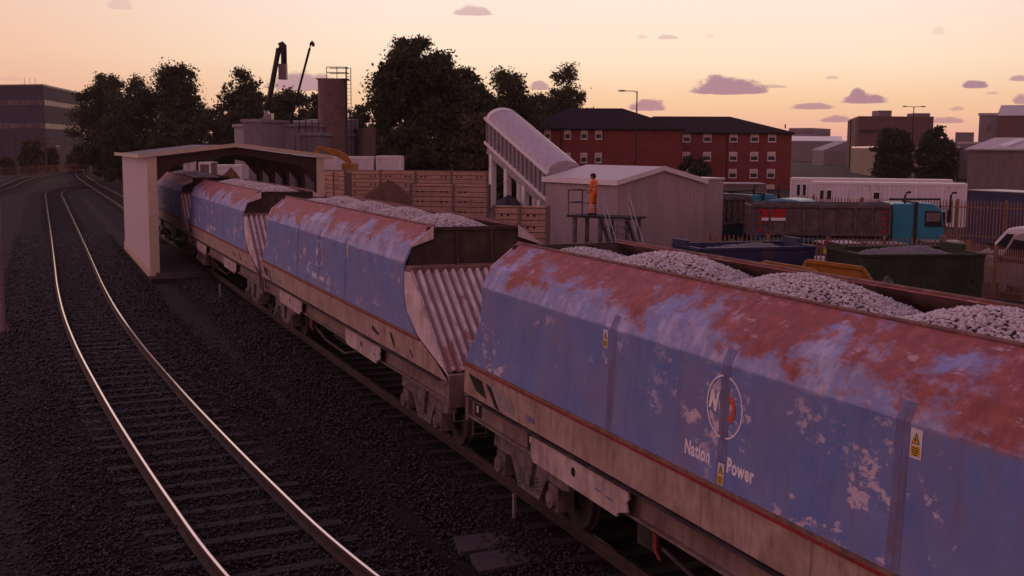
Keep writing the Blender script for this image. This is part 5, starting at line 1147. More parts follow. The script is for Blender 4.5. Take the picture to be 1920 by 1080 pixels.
def car(label, px, Z, rot, mat, z0=GZ):
    c = col(px, Z); T = thing('parked_car', label, 'car', (c.x, c.y, z0), rot, 'cars parked behind the palisade'); W = 1.75
    b = B(); b.prism([(-2.1, .3), (2.1, .3), (2.15, .62), (1.95, .86), (1.0, .95), (-1.9, .98), (-2.12, .8)], -W/2, W/2, 'y'); b.build('body', mat, T, bevel=.07)
    b = B(); b.add([(-1.85, -W/2+.08, .96), (1.05, -W/2+.08, .94), (1.05, W/2-.08, .94), (-1.85, W/2-.08, .96), (-1.35, -W/2+.22, 1.45), (.25, -W/2+.22, 1.45), (.25, W/2-.22, 1.45), (-1.35, W/2-.22, 1.45)], [(0,3,2,1),(4,5,6,7),(0,1,5,4),(1,2,6,5),(2,3,7,6),(3,0,4,7)]); b.build('glasshouse', 'glass', T, bevel=.06)
    b = B(); b.box(-1.30, .22, -W/2+.24, W/2-.24, 1.445, 1.49); b.build('roof', mat, T, bevel=.02)
    for x in (-1.3, 1.3):
        for y in (-W/2+.08, W/2-.08): wheel(T, x, y, .31, .19)
    for y in (-.6, .6): b = B(); b.ball((2.1, y, .68), (.06, .14, .07), 8, 6); b.build('headlight', 'chrome', T)
car('white hatchback behind the fence left of the green skip', 1602, 46.8, -.35, 'vanwhite'); car('pale grey car behind the fence above the green skip', 1690, 46.5, -.3, 'vangrey'); car('silver car behind the fence post near the vans', 1800, 47.5, -.5, 'vangrey')
p = at(1552, 463, 43.6); T = thing('warning_notice', 'small yellow and red notice hung on the palisade between the skips', 'notice', p, -CYAW)
b = B(); b.box(-.16, .16, -.015, .0, -.26, .24); b.build('plate', 'yellow', T)
b = B(); b.box(-.16, .16, -.020, -.016, .02, .24); b.build('red_field', 'redsign', T)
b = B(); K = 16; b.add([(x*.07, -.022, .13+z*.07) for x, z in [(math.cos(2*PI*k/K), math.sin(2*PI*k/K)) for k in range(K)]], [tuple(range(K))]); b.build('emblem', 'white', T, fix=False)

# ------------------------------------------------------------------ street lamps, utility poles
def street_lamp(label, px, ytop, Z, arms, z0=GZ):
    c = col(px, Z); h = zh(px, ytop, Z)-z0; T = thing('street_lamp', label, 'street lamp', (c.x, c.y, z0), -CYAW)
    b = B(); b.cyl((0, 0, 0), (0, 0, 1.3), .12, n=10); b.cyl((0, 0, 1.3), (0, 0, h), .085, .055, n=10); b.build('column', 'dark_steel', T)
    for ln in arms:
        b = B(); b.tube([(0, 0, h-.12), (ln*.15, 0, h), (ln*.7, 0, h+.02)], .04, 6); b.build('bracket', 'dark_steel', T)
        b = B(); b.ball((ln*.85, 0, h+.03), (abs(ln)*.24, .12, .08), 12, 8); hd = b.build('lantern', 'grey_steel', T, smooth=True)
street_lamp('single-armed street lamp in front of the brick block', 1192.5, 171, 105, (-1.6,)); street_lamp('twin-armed street lamp between the two round trees', 1710, 200, 150, (-1.4, 1.4))
poles = []
for px, yt, yb, Z, lab in ((28, 258, 330, 178, 'wooden utility pole at the left, before the big office block'), (86, 258, 325, 190, 'wooden utility pole in the middle of three along the far fence'), (164.5, 260, 322, 205, 'wooden utility pole beside the dark trees, rightmost of three')):
    c = col(px, Z); z0 = zh(px, yb, Z); h = zh(px, yt, Z)-z0; T = thing('utility_pole', lab, 'pole', (c.x, c.y, z0), -CYAW, 'utility poles at the far left')
    b = B(); b.cyl((0, 0, -1), (0, 0, h), .18, .13, n=8); b.build('pole', 'wood_post', T)
    b = B(); b.box(-.2, .9, -.06, .06, h-.35, h-.22); b.box(-.2, .9, -.06, .06, h-1.0, h-.88); [b.cyl((x, 0, h-.22), (x, 0, h-.05), .05, n=6) for x in (-.1, .4, .8)]; b.build('crossarm', 'wood_post', T)
    poles.append(Vector((c.x, c.y, z0+h-.1)))
pw = [at(-60, 262, 168)] + poles
for k, dz in enumerate((0, -.65)):
    b = B()
    for a, c in zip(pw, pw[1:]): b.tube([a.lerp(c, t) + Vector((0, 0, dz - 1.0*4*t*(1-t)*.5)) for t in np.linspace(0, 1, 9)], .03, 4)
    tag(b.build('overhead_wire', 'ink'), ('upper', 'lower')[k]+' of two thin wires strung along the utility poles', 'wire', 'wires along the utility poles')
# ------------------------------------------------------------------ brick block
def brick_block():
    FL = Facade(985, 139, 1278, 137.5); FR = Facade(1196, 152, 1484, 150)
    T = thing('brick_block', 'long red brick block with dark hipped slate roof and white sash windows', 'building', FL.loc(GZ), FL.rot)
    def wing(F, eave, ridge, depth, hipL, hipR):
        W = bpy.data.objects.new('wing', None); COL.objects.link(W); W.parent = T; W.empty_display_size = .3
        Ti = Matrix.Translation(FL.loc(GZ)) @ Matrix.Rotation(FL.rot, 4, 'Z'); W.matrix_local = Ti.inverted() @ (Matrix.Translation(F.loc(GZ)) @ Matrix.Rotation(F.rot, 4, 'Z'))
        b = B(); b.box(0, F.L, 0, depth, 0, eave); b.build('wall', 'brick', W)
        o = .35; b = B(); vs = [(-o, -o, eave), (F.L+o, -o, eave), (F.L+o, depth+o, eave), (-o, depth+o, eave), (hipL, depth/2, ridge), (F.L-hipR, depth/2, ridge)]
        vs += [(x, y, z-.22) for x, y, z in vs[:4]]; b.add(vs, [(0,1,5,4), (1,2,5), (2,3,4,5), (3,0,4), (9,8,7,6), (0,6,7,1), (1,7,8,2), (2,8,9,3), (3,9,6,0)]); b.build('roof', 'slate', W)
        b = B(); b.box(-.3, F.L+.3, -.48, -.36, eave-.12, eave); b.build('gutter', 'dark_steel', W)
        return W
    eL = FL.z(1100, 240)-GZ; WL_ = wing(FL, eL, zh(1168, 202, 142)-GZ, 12, 5, 7)
    eR = FR.z(1400, 248)-GZ; WR = wing(FR, eR, zh(1330, 218, 156)-GZ, 12, 2, 7.5)
    def win(W, F, px, py, wm, hm):
        x = F.x(px); z = F.z(px, py)-GZ; b = B(); d = .06
        for a in ((x-wm/2-.08, x-wm/2, z-hm/2-.1, z+hm/2+.12), (x+wm/2, x+wm/2+.08, z-hm/2-.1, z+hm/2+.12), (x-wm/2, x+wm/2, z+hm/2, z+hm/2+.12), (x-wm/2-.1, x+wm/2+.1, z-hm/2-.14, z-hm/2)): b.box(a[0], a[1], -d, .02, a[2], a[3])
        w = b.build('window', 'whitetrim', W)
        b = B(); b.box(x-wm/2, x+wm/2, -.02, .03, z-hm/2, z+.02); b.build('pane', 'glass', w)
        b = B(); b.box(x-wm/2, x+wm/2, -.03, .03, z+.02, z+hm/2); b.build('blind', 'cream', w)
    for px in (1026, 1064, 1095, 1122): win(WL_, FL, px, 252, .62, .95)
    for px in (1064, 1095, 1122): win(WL_, FL, px, 296, .62, .95)
    for py in (258, 293.5, 325.5):
        for px in (1287, 1326, 1375, 1414.5, 1447): win(WR, FR, px, py, .85, .95)
    win(WR, FR, 1447, 355, .85, .95)
    for F, W, px, e in ((FL, WL_, 1052, eL), (FR, WR, 1363, eR)):
        b = B(); b.cyl((F.x(px), -.1, 0), (F.x(px), -.1, e-.1), .06, n=8); b.build('downpipe', 'ink', W)
    b = B(); b.prism([(0, 0), (12, 0), (12, 6), (0, 6)], 0, .01, 'x')
brick_block()
# ------------------------------------------------------------------ office block, far sheds
def footprint(name, label, cat, pts, ytop_px, ytop, Zt, mat, roof='plantflat', z0=GZ, par=.35, group=None):
    P = [col(px, Z) for px, Z in pts]; o = P[0]; zt = zh(ytop_px, ytop, Zt)-z0; T = thing(name, label, cat, (o.x, o.y, z0), 0, group)
    q = [(p.x-o.x, p.y-o.y) for p in P]
    b = B(); b.prism(q, 0, zt-par, 'z'); b.build('wall', mat, T)
    c = Vector((sum(p[0] for p in q)/len(q), sum(p[1] for p in q)/len(q))); q2 = [tuple(c+(Vector(p)-c)*1.004) for p in q]
    b = B(); b.prism(q2, zt-par, zt, 'z'); b.build('parapet', roof, T); return T, q, zt
T, q, zt = footprint('office_block', 'big grey clad office block with pale window bands at the left edge', 'building', [(-70, 232), (86, 226), (158, 262), (0, 300)], 60, 158, 227, 'officewall', 'plant')
for za, zb_, in ((197, 187), (241, 231)):
    F = Facade(-70, 232, 86, 226); G_ = Facade(86, 226, 158, 262)
    for nm, f in (('window_band', F), ('window_band', G_)):
        z0, z1 = zh(86, za, 226)-GZ, zh(86, zb_, 226)-GZ; p0 = f.a-col(-70, 232)
        b = B(); n = 14
        d = f.t; nr = Vector((d.y, -d.x))
        for i in range(n):
            a0 = p0+d*(f.L*(i+.04)/n)+nr*.05; a1 = p0+d*(f.L*(i+.96)/n)+nr*.05; b.quad((a0.x, a0.y, z0), (a1.x, a1.y, z0), (a1.x, a1.y, z1), (a0.x, a0.y, z1))
        b.build(nm, 'band', T, fix=False)
b = B(); [b.box(x-.04, x+.04, y-.04, y+.04, zt, zt+1.6) for x, y in ((12, -4), (13, -4.2), (14, -4.4))]; b.build('roof_vent', 'galv', T)
T, q, zt = footprint('brown_tower_block', 'tall brown windowless block with pale pilasters behind the two trees', 'building', [(1607, 300), (1748, 300), (1740, 330), (1590, 335)], 1650, 218, 300, 'tower', 'tower')
F = Facade(1607, 300, 1748, 300); d = F.t; nr = Vector((d.y, -d.x)); o = F.a-col(1607, 300)
b = B(); G_ = Facade(1590, 335, 1607, 300); og = G_.a-col(1607, 300); n2 = Vector((G_.t.y, -G_.t.x))
for i in range(4):
    p = og + G_.t*(G_.L*(i+.5)/4); b.beam((p.x+n2.x*.2, p.y+n2.y*.2, 0), (p.x+n2.x*.2, p.y+n2.y*.2, zt-.4), 2.2, .8, up=(n2.x, n2.y, 0))
b.build('pilaster', 'creamwall', T)
z0, z1 = zh(1650, 250, 300)-GZ, zh(1650, 243, 300)-GZ; a = o+d*(F.L*.02)+nr*.06; c = o+d*(F.L*.45)+nr*.06; b = B(); b.quad((a.x, a.y, z0), (c.x, c.y, z0), (c.x, c.y, z1), (a.x, a.y, z1)); b.build('louvre_band', 'dark_frame', T, fix=False)
for pa, pb, yt in ((1645, 1669, 207), (1712, 1741, 212)):
    f = Facade(pa, 312, pb, 312); z1 = zh(pa, yt, 312)-GZ; p = f.a-col(1607, 300); b = B(); e = p+f.t*f.L; n_ = Vector((-f.t.y, f.t.x))*6
    b.prism([(p.x, p.y), (e.x, e.y), (e.x+n_.x, e.y+n_.y), (p.x+n_.x, p.y+n_.y)], zt-.1, z1, 'z'); b.build('roof_plant', 'farwall', T)
T, q, zt = footprint('cream_warehouse', 'long cream panelled warehouse wall running back behind the two trees', 'building', [(1690, 190), (1800, 185), (1800, 262), (1597, 272)], 1600, 275, 272, 'creamwall', 'lilacroof')
T, q, zt = footprint('low_grey_sheds', 'low grey warehouse with pale roof left of the brown tower', 'building', [(1440, 520), (1578, 520), (1578, 600), (1440, 600)], 1520, 264, 520, 'farwall', 'lilacroof')
b = B(); q2 = [(x, y) for x, y in q]; b.add([(*q2[0], zt), (*q2[1], zt), (*q2[2], zt+3.0), (*q2[3], zt+3.0)], [(0, 1, 2, 3)]); b.build('roof', 'whitetrim', T, fix=False)
T, q, zt = footprint('grey_gable_shed', 'small grey shed with stepped roofline beside the brown tower', 'building', [(1524, 400), (1545, 385), (1592, 385), (1592, 420)], 1545, 281, 385, 'farwall', 'plantflat')
b = B(); f = Facade(1545, 385, 1592, 385); p = f.a-col(1524, 400); e = p+f.t*f.L; n_ = Vector((-f.t.y, f.t.x))*16
z1 = zh(1592, 272, 385)-GZ; b.add([(p.x, p.y, zt), (e.x, e.y, zt), (e.x, e.y, z1+1.5), (p.x+n_.x, p.y+n_.y, zt), (e.x+n_.x, e.y+n_.y, zt), (e.x+n_.x, e.y+n_.y, z1+1.5)], [(0,1,2), (5,4,3), (0,2,5,3), (1,4,5,2)]); b.build('roof', 'plantflat', T)
T, q, zt = footprint('far_hospital_block', 'hazy far pale block with window grid above the low sheds', 'building', [(1478, 700), (1522, 690), (1556, 720), (1500, 760)], 1500, 240, 695, 'farwall', 'plantflat')
f = Facade(1478, 700, 1522, 690); p = Vector((0, 0)); nr = Vector((f.t.y, -f.t.x)); b = B()
for j in range(2):
    for i in range(7):
        a0 = f.t*(f.L*(i+.15)/7)+nr*.15; a1 = f.t*(f.L*(i+.85)/7)+nr*.15; z0 = zt-3.4-4*j; b.quad((a0.x, a0.y, z0), (a1.x, a1.y, z0), (a1.x, a1.y, z0+2.4), (a0.x, a0.y, z0+2.4))
b.build('windows', 'band', T, fix=False)
b = B(); a0 = f.t*(f.L*.7); b.beam((a0.x, a0.y+20, zt), (a0.x, a0.y+20, zt+2.6), .6, .6); b.build('vent', 'dark_steel', T)
footprint('far_annexe', 'low far annexe stepping down right of the hazy pale block', 'building', [(1522, 705), (1556, 705), (1556, 760), (1522, 760)], 1540, 248, 705, 'farwall', 'plantflat')
def gable_shed(label, pa, Za, pb, Zb, ye_px, ye, yr, depth, wall, roof, name='shed', axis='x', sky=None):
    F = Facade(pa, Za, pb, Zb); ze = zh(ye_px, ye, F.Z(ye_px))-GZ; zr = ze+(yr); T = thing(name, label, 'building', F.loc(GZ), F.rot); Ln = F.L
    b = B(); b.prism([(0, 0), (depth, 0), (depth, ze), (depth/2, zr-.03), (0, ze)], 0, Ln, 'x'); b.build('wall', wall, T)
    for y0, y1 in ((-.3, depth/2), (depth+.3, depth/2)):
        b = B(); b.add([(-.25, y0, ze-.05), (Ln+.25, y0, ze-.05), (Ln+.25, y1, zr), (-.25, y1, zr), (-.25, y0, ze+.12), (Ln+.25, y0, ze+.12), (Ln+.25, y1, zr+.15), (-.25, y1, zr+.15)], [(0,3,2,1),(4,5,6,7),(0,1,5,4),(1,2,6,5),(2,3,7,6),(3,0,4,7)]); b.build('roof', roof, T)
    return T, F, ze, zr
M['roofrib'] = ribbed('pale_ribbed_roof', (.42, .36, .35), 1.1, .55, .5, .12)
T, F, ze, zr = gable_shed('brown corrugated shed with pale roof and one skylight at the right', 1816, 125, 2010, 118, 1850, 281, 1.25, 17, 'brownrib', 'roofrib')
def rp(x, t, d=.2): return (x, -.3+(8.5+.3)*t, ze+.10+(zr-ze)*t+d)
x0, x1 = F.x(1866), F.x(1886); b = B(); b.add([rp(x0, .15), rp(x1, .15), rp(x1, .75), rp(x0, .75), rp(x0, .15, 0), rp(x1, .15, 0), rp(x1, .75, 0), rp(x0, .75, 0)], [(0,1,2,3),(7,6,5,4),(0,4,5,1),(1,5,6,2),(2,6,7,3),(3,7,4,0)]); sk = b.build('skylight', 'white', T)
b = B(); b.box(-.05, .02, 3.5, 6.0, 0, 4.2); b.box(-.05, .02, 9, 11, 0, 3.2); b.build('door', 'plantflat', T)
T, F, ze, zr = gable_shed('large dark industrial hall at the far right edge', 1868, 300, 2060, 290, 1900, 217, 3.4, 46, 'tower', 'roofrib', 'industrial_hall')
b = B(); b.box(-4.6, 0, 2, 30, 0, ze+.2); b.build('side_wing', 'farwall', T); b = B(); b.box(-4.9, .0, 1.7, 30.3, ze+.2, ze+.8); b.build('side_wing_roof', 'roofrib', T); b = B(); b.box(-3.0, -1.6, 1.9, 2.0, ze-4, ze-2.2); b.build('window', 'band', T)
footprint('long_low_hall', 'long low grey hall running along below the dark industrial hall', 'building', [(1790, 215), (2010, 205), (2010, 250), (1782, 260)], 1850, 266, 212, 'farwall', 'lilacroof')
footprint('far_stub_block', 'tiny far block on the skyline left of the industrial hall', 'building', [(1790, 520), (1825, 520), (1825, 560), (1790, 560)], 1800, 248, 520, 'farwall', 'tower')
footprint('distant_store', 'dim pale store building in the trees behind the squat silo', 'building', [(703, 150), (752, 148), (752, 160), (703, 160)], 720, 246, 149, 'farwall', 'plantflat')

# ------------------------------------------------------------------ trees
def leaves(P, size, r):
    n = len(P); d1 = r.normal(size=(n, 3)); d1 /= np.linalg.norm(d1, axis=1)[:, None]; d2 = r.normal(size=(n, 3)); d2 -= (d2*d1).sum(1)[:, None]*d1; d2 /= np.linalg.norm(d2, axis=1)[:, None]
    s = size*r.uniform(.55, 1.35, n)[:, None]
    V = np.stack([P-d1*s, P+d2*s*.55+d1*s*.1, P+d1*s, P-d2*s*.55+d1*s*.1], 1).reshape(-1, 3); Q = np.arange(4*n).reshape(n, 4); return V, Q
def tree(label, px, ytop, Z, halfw_px, mat='leaf', n=9000, seed=1, zb=GZ, trunk=.22, leaf=.20, clumps=24, low=.12, group=None, name='tree', lobes=5):
    n = int(n*2.0); r = np.random.default_rng(seed); c = col(px, Z); H = zh(px, ytop, Z)-zb; R = halfw_px*Z/CF
    T = thing(name, label, 'tree' if name == 'tree' else 'shrub', (c.x, c.y, zb), r.uniform(0, 6), group)
    # several leader limbs, each carrying its own egg-shaped sub-crown of many small leaf clumps
    tb = B(); hb = H*low; cl = []
    tb.tube([(0, 0, 0), (r.normal(0, .1), r.normal(0, .1), hb+H*.12), (r.normal(0, .2), r.normal(0, .2), H*.5), (r.normal(0, .3), r.normal(0, .3), H*.86)], [H*.018*trunk/.22, H*.014*trunk/.22, H*.009, H*.003], 8)
    for q in range(lobes):
        a = 2*PI*(q+.3)/max(1, lobes-1) + r.normal(0, .35); rr = R*r.uniform(.38, .64) if q else 0; top = H*(.94 if q == 0 else r.uniform(.66, .94)); x, y = rr*math.cos(a), rr*math.sin(a)
        sub = R*(r.uniform(.44, .58) if q else .55); zc, hz = hb + (top-hb)*.46, (top-hb)*.54
        tb.tube([(0, 0, hb+H*r.uniform(.05, .25)), (x*.6, y*.6, top*.5), (x, y, top*.88)], [H*.009, H*.006, H*.002], 6)
        for _ in range(max(14, clumps)):
            z = hb + (top-hb)*r.random(); pr = math.sqrt(max(.03, 1-((z-zc)/hz)**2)); aa = r.uniform(0, 2*PI); rd = sub*pr*r.random()**.5
            cl.append((x + rd*math.cos(aa), y + rd*math.sin(aa), z, H*r.uniform(.030, .070)))
        for _ in range(5):      # sprigs breaking the outline
            t = r.uniform(.55, 1.0); z = hb + (top-hb)*t; pr = math.sqrt(max(.02, 1-((z-zc)/hz)**2)); aa = r.uniform(0, 2*PI); rd = sub*(pr*1.02+.05)
            cl.append((x + rd*math.cos(aa), y + rd*math.sin(aa), z + H*.01, H*r.uniform(.018, .035)))
    cl = np.array(cl); tb.build('trunk', 'bark', T, smooth=True)
    w = cl[:, 3]**1.6; k = r.choice(len(cl), n, p=w/w.sum()); P = cl[k, :3] + r.normal(size=(n, 3))*(cl[k, 3]*.62)[:, None]*np.array([1, 1, .8])
    P = P[P[:, 2] > .2]
    V, Q = leaves(P, leaf, r); np_mesh('crown', V, Q, mat, T)
    return T
G_ = 'dark trees behind the works'
tree('dark tree with a twin-peaked crown against the office block', 196, 131, 168, 62, n=17000, seed=2, group=G_, lobes=6, clumps=30)
tree('dark tree filling the dip left of the tall narrow one', 268, 136, 162, 62, n=15000, seed=3, group=G_, lobes=6, clumps=30)
tree('tall narrow-topped dark tree above the shed roof', 343, 109, 158, 54, n=16000, seed=4, group=G_, lobes=5, clumps=30)
tree('dark rounded tree left of the hooked elevator pipe', 455, 121, 150, 58, n=15000, seed=5, group=G_, lobes=6, clumps=30)
tree('lower dark tree between the hooked elevator and the slim tube', 545, 160, 142, 46, n=10000, seed=6, group=G_)
tree('dark tree touching the left side of the tall silo', 592, 165, 132, 32, n=8000, seed=7, group=G_)
tree('small dark tree showing right of the tall silo', 672, 178, 150, 38, n=9000, seed=8, group=G_)
tree('biggest and tallest dark tree, right of the silos', 780, 54, 112, 98, n=34000, seed=9, group=G_, lobes=8, clumps=9)
tree('dark tree leaning on the right flank of the tallest one', 868, 116, 122, 74, n=17000, seed=10, group=G_, lobes=6, clumps=30)
tree('dark tree just left of the loose feathery one over the brick roof', 950, 120, 138, 68, n=17000, seed=12, group=G_, lobes=6, clumps=30)
tree('loose feathery dark tree rising over the brick roof', 1060, 119, 172, 62, n=13000, seed=13, group=G_, lobes=5, clumps=16)
tree('dark wide tree closing the gap behind the conveyor top', 905, 165, 146, 70, n=13000, seed=31, group=G_, lobes=6, clumps=30)
tree('dark wide tree behind the left end of the brick roof', 1010, 168, 176, 66, n=12000, seed=32, group=G_, lobes=6, clumps=30)
tree('low scrubby dark tree at the foot of the left group', 232, 215, 160, 48, n=9000, seed=14, group=G_, low=.03)
tree('low scrubby dark tree at the foot of the rounded one', 400, 205, 145, 66, n=10000, seed=15, group=G_, low=.03)
tree('low scrubby dark tree behind the shed roof', 318, 222, 150, 62, n=9000, seed=16, group=G_, low=.03)
tree('dull olive shrub under the tallest tree', 770, 225, 108, 84, 'leaf2', 13000, 17, low=.02, name='shrub', group='olive shrubs by the conveyor')
tree('dull olive shrub just left of the conveyor top', 885, 206, 104, 40, 'leaf2', 8000, 18, low=.02, name='shrub', group='olive shrubs by the conveyor')
tree('dull olive shrub below the tree left of the brick block', 960, 236, 106, 46, 'leaf2', 7000, 19, low=.02, name='shrub', group='olive shrubs by the conveyor')
tree('thin sapling in front of the red brick wall', 1300, 288, 120, 42, 'leaf3', 1500, 20, leaf=.2, group=None, clumps=9)
tree('round green tree left of the twin-armed lamp', 1676, 236, 152, 37, 'leaf3', 14000, 21, low=.16, group='round green trees in front of the cream warehouse', lobes=7, clumps=26, leaf=.2)
tree('round green tree right of the twin-armed lamp', 1757, 234, 150, 42, 'leaf3', 15000, 22, low=.16, group='round green trees in front of the cream warehouse', lobes=7, clumps=26, leaf=.2)
tree('biggest round bush before the office block', 56, 261, 205, 22, 'leaf2', 5000, 23, low=.05, name='bush', leaf=.4, group='bushes before the office block')
tree('bush behind the middle utility pole', 95, 274, 207, 12, 'leaf2', 2600, 24, low=.05, name='bush', leaf=.4, group='bushes before the office block')
tree('square-topped bush left of the rightmost utility pole', 142, 280, 212, 16, 'leaf2', 3200, 25, low=.03, name='bush', leaf=.4, group='bushes before the office block')
tree('low dark bush at the very left edge', 10, 297, 200, 16, 'leaf', 2500, 26, low=.03, name='bush', leaf=.4, group='bushes before the office block')
tree('long low scrub right of the rightmost utility pole', 205, 268, 190, 26, 'leaf2', 7000, 27, low=.02, name='bush', leaf=.3, group='bushes before the office block')
T = thing('corner_marker_post', 'pale upright marker between the middle pole and the square-topped bush', 'post', (col(109, 210).x, col(109, 210).y, GZ), 0)
b = B(); h = zh(109, 275, 210)-GZ; b.box(-.25, .25, -.25, .25, 0, h); b.build('post', 'creamwall', T); b = B(); b.box(-.3, .3, -.3, .3, h, h+.2); b.build('cap', 'whitetrim', T)

# ------------------------------------------------------------------ sky, sun, haze, camera
def world():
    w = bpy.data.worlds.new('World'); scene.world = w; w.use_nodes = True; nt = w.node_tree; nt.nodes.clear()
    out = N(nt, 'ShaderNodeOutputWorld'); bg = N(nt, 'ShaderNodeBackground'); L(nt, bg.outputs[0], out.inputs[0])
    tc = N(nt, 'ShaderNodeTexCoord'); sp = N(nt, 'ShaderNodeSeparateXYZ'); L(nt, tc.outputs['Generated'], sp.inputs[0])
    x, y, z = sp.outputs
    el = math_(nt, 'MULTIPLY', math_(nt, 'ARCSINE', z), 180/PI)
    az = math_(nt, 'SUBTRACT', math_(nt, 'MULTIPLY', math_(nt, 'ARCTAN2', x, y), 180/PI), math.degrees(CYAW))   # degrees right of the view axis
    SUN_AZ = 6.0
    def cr(fac, stops):
        n = N(nt, 'ShaderNodeValToRGB'); L(nt, fac, n.inputs[0]); e = n.color_ramp.elements
        while len(e) < len(stops): e.new(.5)
        for k, (p, c) in enumerate(stops): e[k].position = p; e[k].color = (*[((v/255+.055)/1.055)**2.4 if v > 10 else v/3294.6 for v in c], 1)
        return n.outputs[0]
    e01 = math_(nt, 'DIVIDE', math_(nt, 'ADD', el, 2.0), 92.0, True)
    P_ = lambda d: (d+2)/92
    front = cr(e01, [(P_(-2), (190, 125, 120)), (P_(0), (226, 160, 156)), (P_(.9), (246, 184, 158)), (P_(2.2), (254, 210, 164)), (P_(4.2), (255, 230, 200)), (P_(7.2), (253, 230, 217)), (P_(10), (250, 222, 214)), (P_(22), (212, 176, 186)), (P_(50), (158, 130, 160)), (P_(90), (136, 112, 152))])
    side = cr(e01, [(P_(-2), (160, 110, 105)), (P_(0), (226, 160, 146)), (P_(2), (240, 182, 152)), (P_(4.5), (243, 196, 166)), (P_(8), (238, 202, 184)), (P_(22), (196, 156, 166)), (P_(50), (150, 124, 154)), (P_(90), (136, 112, 152))])
    back = cr(e01, [(P_(-2), (120, 80, 82)), (P_(0), (182, 124, 122)), (P_(6), (200, 140, 138)), (P_(15), (190, 140, 146)), (P_(40), (152, 122, 148)), (P_(90), (136, 112, 152))])
    dz = math_(nt, 'ABSOLUTE', math_(nt, 'SUBTRACT', az, SUN_AZ)); dz = math_(nt, 'MINIMUM', dz, math_(nt, 'SUBTRACT', 360.0, dz))
    c = mixc(nt, ramp(nt, dz, 10, 34), front, side); sn = math_(nt, 'SINE', math_(nt, 'MULTIPLY', az, PI/180)); lf = math_(nt, 'SUBTRACT', 1.18, math_(nt, 'MULTIPLY', sn, .55))
    lf = math_(nt, 'ADD', math_(nt, 'MULTIPLY', math_(nt, 'SUBTRACT', lf, 1.0), math_(nt, 'SUBTRACT', 1.0, ramp(nt, el, 25, 75))), 1.0)
    sc = N(nt, 'ShaderNodeVectorMath'); sc.operation = 'SCALE'; L(nt, back, sc.inputs[0]); L(nt, lf, sc.inputs['Scale'])
    c = mixc(nt, ramp(nt, dz, 34, 95), c, sc.outputs[0])
    # small purple clouds low over the skyline
    cb = N(nt, 'ShaderNodeCombineXYZ'); L(nt, az, cb.inputs[0]); L(nt, math_(nt, 'MULTIPLY', el, 1.7), cb.inputs[1])
    nz = math_(nt, 'SUBTRACT', noise(nt, cb.outputs[0], 1.6, 8, .66), .5)
    nf = math_(nt, 'SUBTRACT', noise(nt, cb.outputs[0], .8, 3, .6), .5)
    acc = None
    CL = [(1368, 172, 150, 28, 1.0), (1345, 160, 56, 22, 1.0), (1215, 204, 74, 20, .95), (1620, 191, 92, 16, 1.0), (1607, 184, 34, 20, 1.0), (1525, 203, 84, 11, .85), (1567, 227, 56, 12, .85), (1829, 163, 50, 13, 1.0), (1912, 150, 40, 9, .8), (1917, 192, 36, 16, .85), (1775, 229, 70, 10, .8), (1795, 206, 26, 7, .5), (888, 26, 78, 17, .7), (1252, 72, 44, 8, .45), (1205, 71, 20, 7, .3), (1760, 62, 26, 12, .22), (1330, 70, 22, 7, .22), (570, 164, 150, 32, .85), (1012, 166, 44, 16, .8), (225, 14, 50, 18, .3), (1450, 164, 60, 6, .5), (1560, 147, 28, 6, .4), (1860, 176, 26, 5, .4), (20, 150, 40, 8, .15)]
    for px, yb, wpx, hpx, al in CL:
        d, _ = ray(px, yb); d.normalize(); a0 = math.degrees(math.atan2(d.x, d.y)-CYAW); e0 = math.degrees(math.asin(d.z)); k = math.degrees(1/CF)
        u = math_(nt, 'DIVIDE', math_(nt, 'SUBTRACT', az, a0), wpx*.5*k); v = math_(nt, 'DIVIDE', math_(nt, 'SUBTRACT', el, e0), hpx*k)
        v = math_(nt, 'MAXIMUM', v, math_(nt, 'MULTIPLY', v, -4.5))
        f = math_(nt, 'SUBTRACT', 1.0, math_(nt, 'ADD', math_(nt, 'MULTIPLY', u, u), math_(nt, 'MULTIPLY', v, v)))
        f = math_(nt, 'ADD', f, math_(nt, 'MULTIPLY', nz, 1.7)); f = math_(nt, 'MULTIPLY', ramp(nt, f, .0, .55), al)
        acc = f if acc is None else math_(nt, 'MAXIMUM', acc, f)
    front_only = math_(nt, 'MULTIPLY', acc, ramp(nt, dz, 60, 50))
    cc = cr(math_(nt, 'DIVIDE', el, 8.0, True), [(0, (188, 132, 146)), (.4, (160, 122, 142)), (1, (196, 158, 164))])
    c = mixc(nt, math_(nt, 'MULTIPLY', front_only, .92), c, cc)
    # a thread of the physical sky under it all
    sk = N(nt, 'ShaderNodeTexSky'); sk.sky_type = 'NISHITA'; sk.sun_disc = False; sk.sun_elevation = math.radians(1.5); sk.sun_rotation = CYAW + math.radians(SUN_AZ); sk.air_density = 1.4; sk.dust_density = 3.0
    ad = N(nt, 'ShaderNodeMix'); ad.data_type = 'RGBA'; ad.blend_type = 'ADD'; ad.inputs[0].default_value = .004; L(nt, c, ad.inputs[6]); L(nt, sk.outputs[0], ad.inputs[7])
    gm = N(nt, 'ShaderNodeMix'); gm.data_type = 'RGBA'; gm.blend_type = 'MULTIPLY'; gm.inputs[0].default_value = 1; L(nt, ad.outputs[2], gm.inputs[6]); gm.inputs[7].default_value = (1.07, 1.07, 1.07, 1); L(nt, gm.outputs[2], bg.inputs[0]); bg.inputs[1].default_value = WORLD
WORLD = 1.0
world()
su = bpy.data.lights.new('sun', 'SUN'); su.energy = .35; su.angle = math.radians(8); su.color = (1, .62, .42)
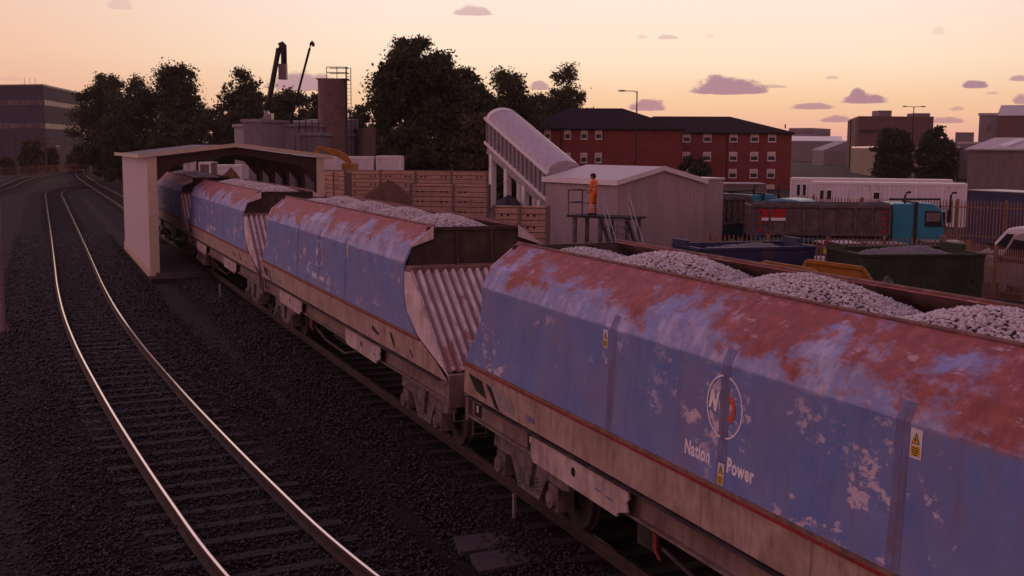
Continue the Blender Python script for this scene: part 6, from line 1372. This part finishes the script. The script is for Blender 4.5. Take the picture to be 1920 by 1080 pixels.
so = bpy.data.objects.new('sun', su); COL.objects.link(so)
a = CYAW + math.radians(6.0); d = Vector((math.sin(a)*math.cos(.03), math.cos(a)*math.cos(.03), math.sin(math.radians(3.0)))); so.rotation_euler = d.to_track_quat('Z', 'Y').to_euler()

HAZE = .00016
if HAZE:
    b = B(); b.box(-700, 900, -60, 1150, GZ-1.0, 60); hz = tag(b.build('haze', M['white']), kind='stuff')
    m = bpy.data.materials.new('haze_air'); m.use_nodes = True; nt = m.node_tree; nt.nodes.clear(); o = N(nt, 'ShaderNodeOutputMaterial'); v = N(nt, 'ShaderNodeVolumePrincipled'); v.inputs['Color'].default_value = (.90, .72, .78, 1); v.inputs['Density'].default_value = HAZE; v.inputs['Anisotropy'].default_value = .2; L(nt, v.outputs[0], o.inputs['Volume']); hz.data.materials.clear(); hz.data.materials.append(m)

cam = bpy.data.cameras.new('camera'); co = bpy.data.objects.new('camera', cam); COL.objects.link(co); scene.camera = co
cam.sensor_width = 36; cam.sensor_fit = 'HORIZONTAL'; cam.lens = CF/1920*36; cam.clip_start = .1; cam.clip_end = 5000
fw = Vector((math.sin(CYAW)*math.cos(CPITCH), math.cos(CYAW)*math.cos(CPITCH), -math.sin(CPITCH))); rt = Vector((math.cos(CYAW), -math.sin(CYAW), 0)); up = rt.cross(fw)
c_, s_ = math.cos(CROLL), math.sin(CROLL)
# image-space roll used by ray(): level axes = R(roll) * picture axes
R_ = rt*c_ + up*s_; U_ = up*c_ - rt*s_
co.matrix_world = Matrix(((R_.x, U_.x, -fw.x, 0), (R_.y, U_.y, -fw.y, 0), (R_.z, U_.z, -fw.z, CH), (0, 0, 0, 1)))
scene.view_settings.view_transform = 'Standard'; scene.view_settings.look = 'None'; scene.view_settings.exposure = 0; scene.view_settings.gamma = 1
scene.cycles.max_bounces = 6; scene.cycles.diffuse_bounces = 3; scene.cycles.glossy_bounces = 3; scene.cycles.transparent_max_bounces = 6; scene.cycles.volume_bounces = 0; scene.cycles.sample_clamp_indirect = 4
scene.cycles.use_denoising = True
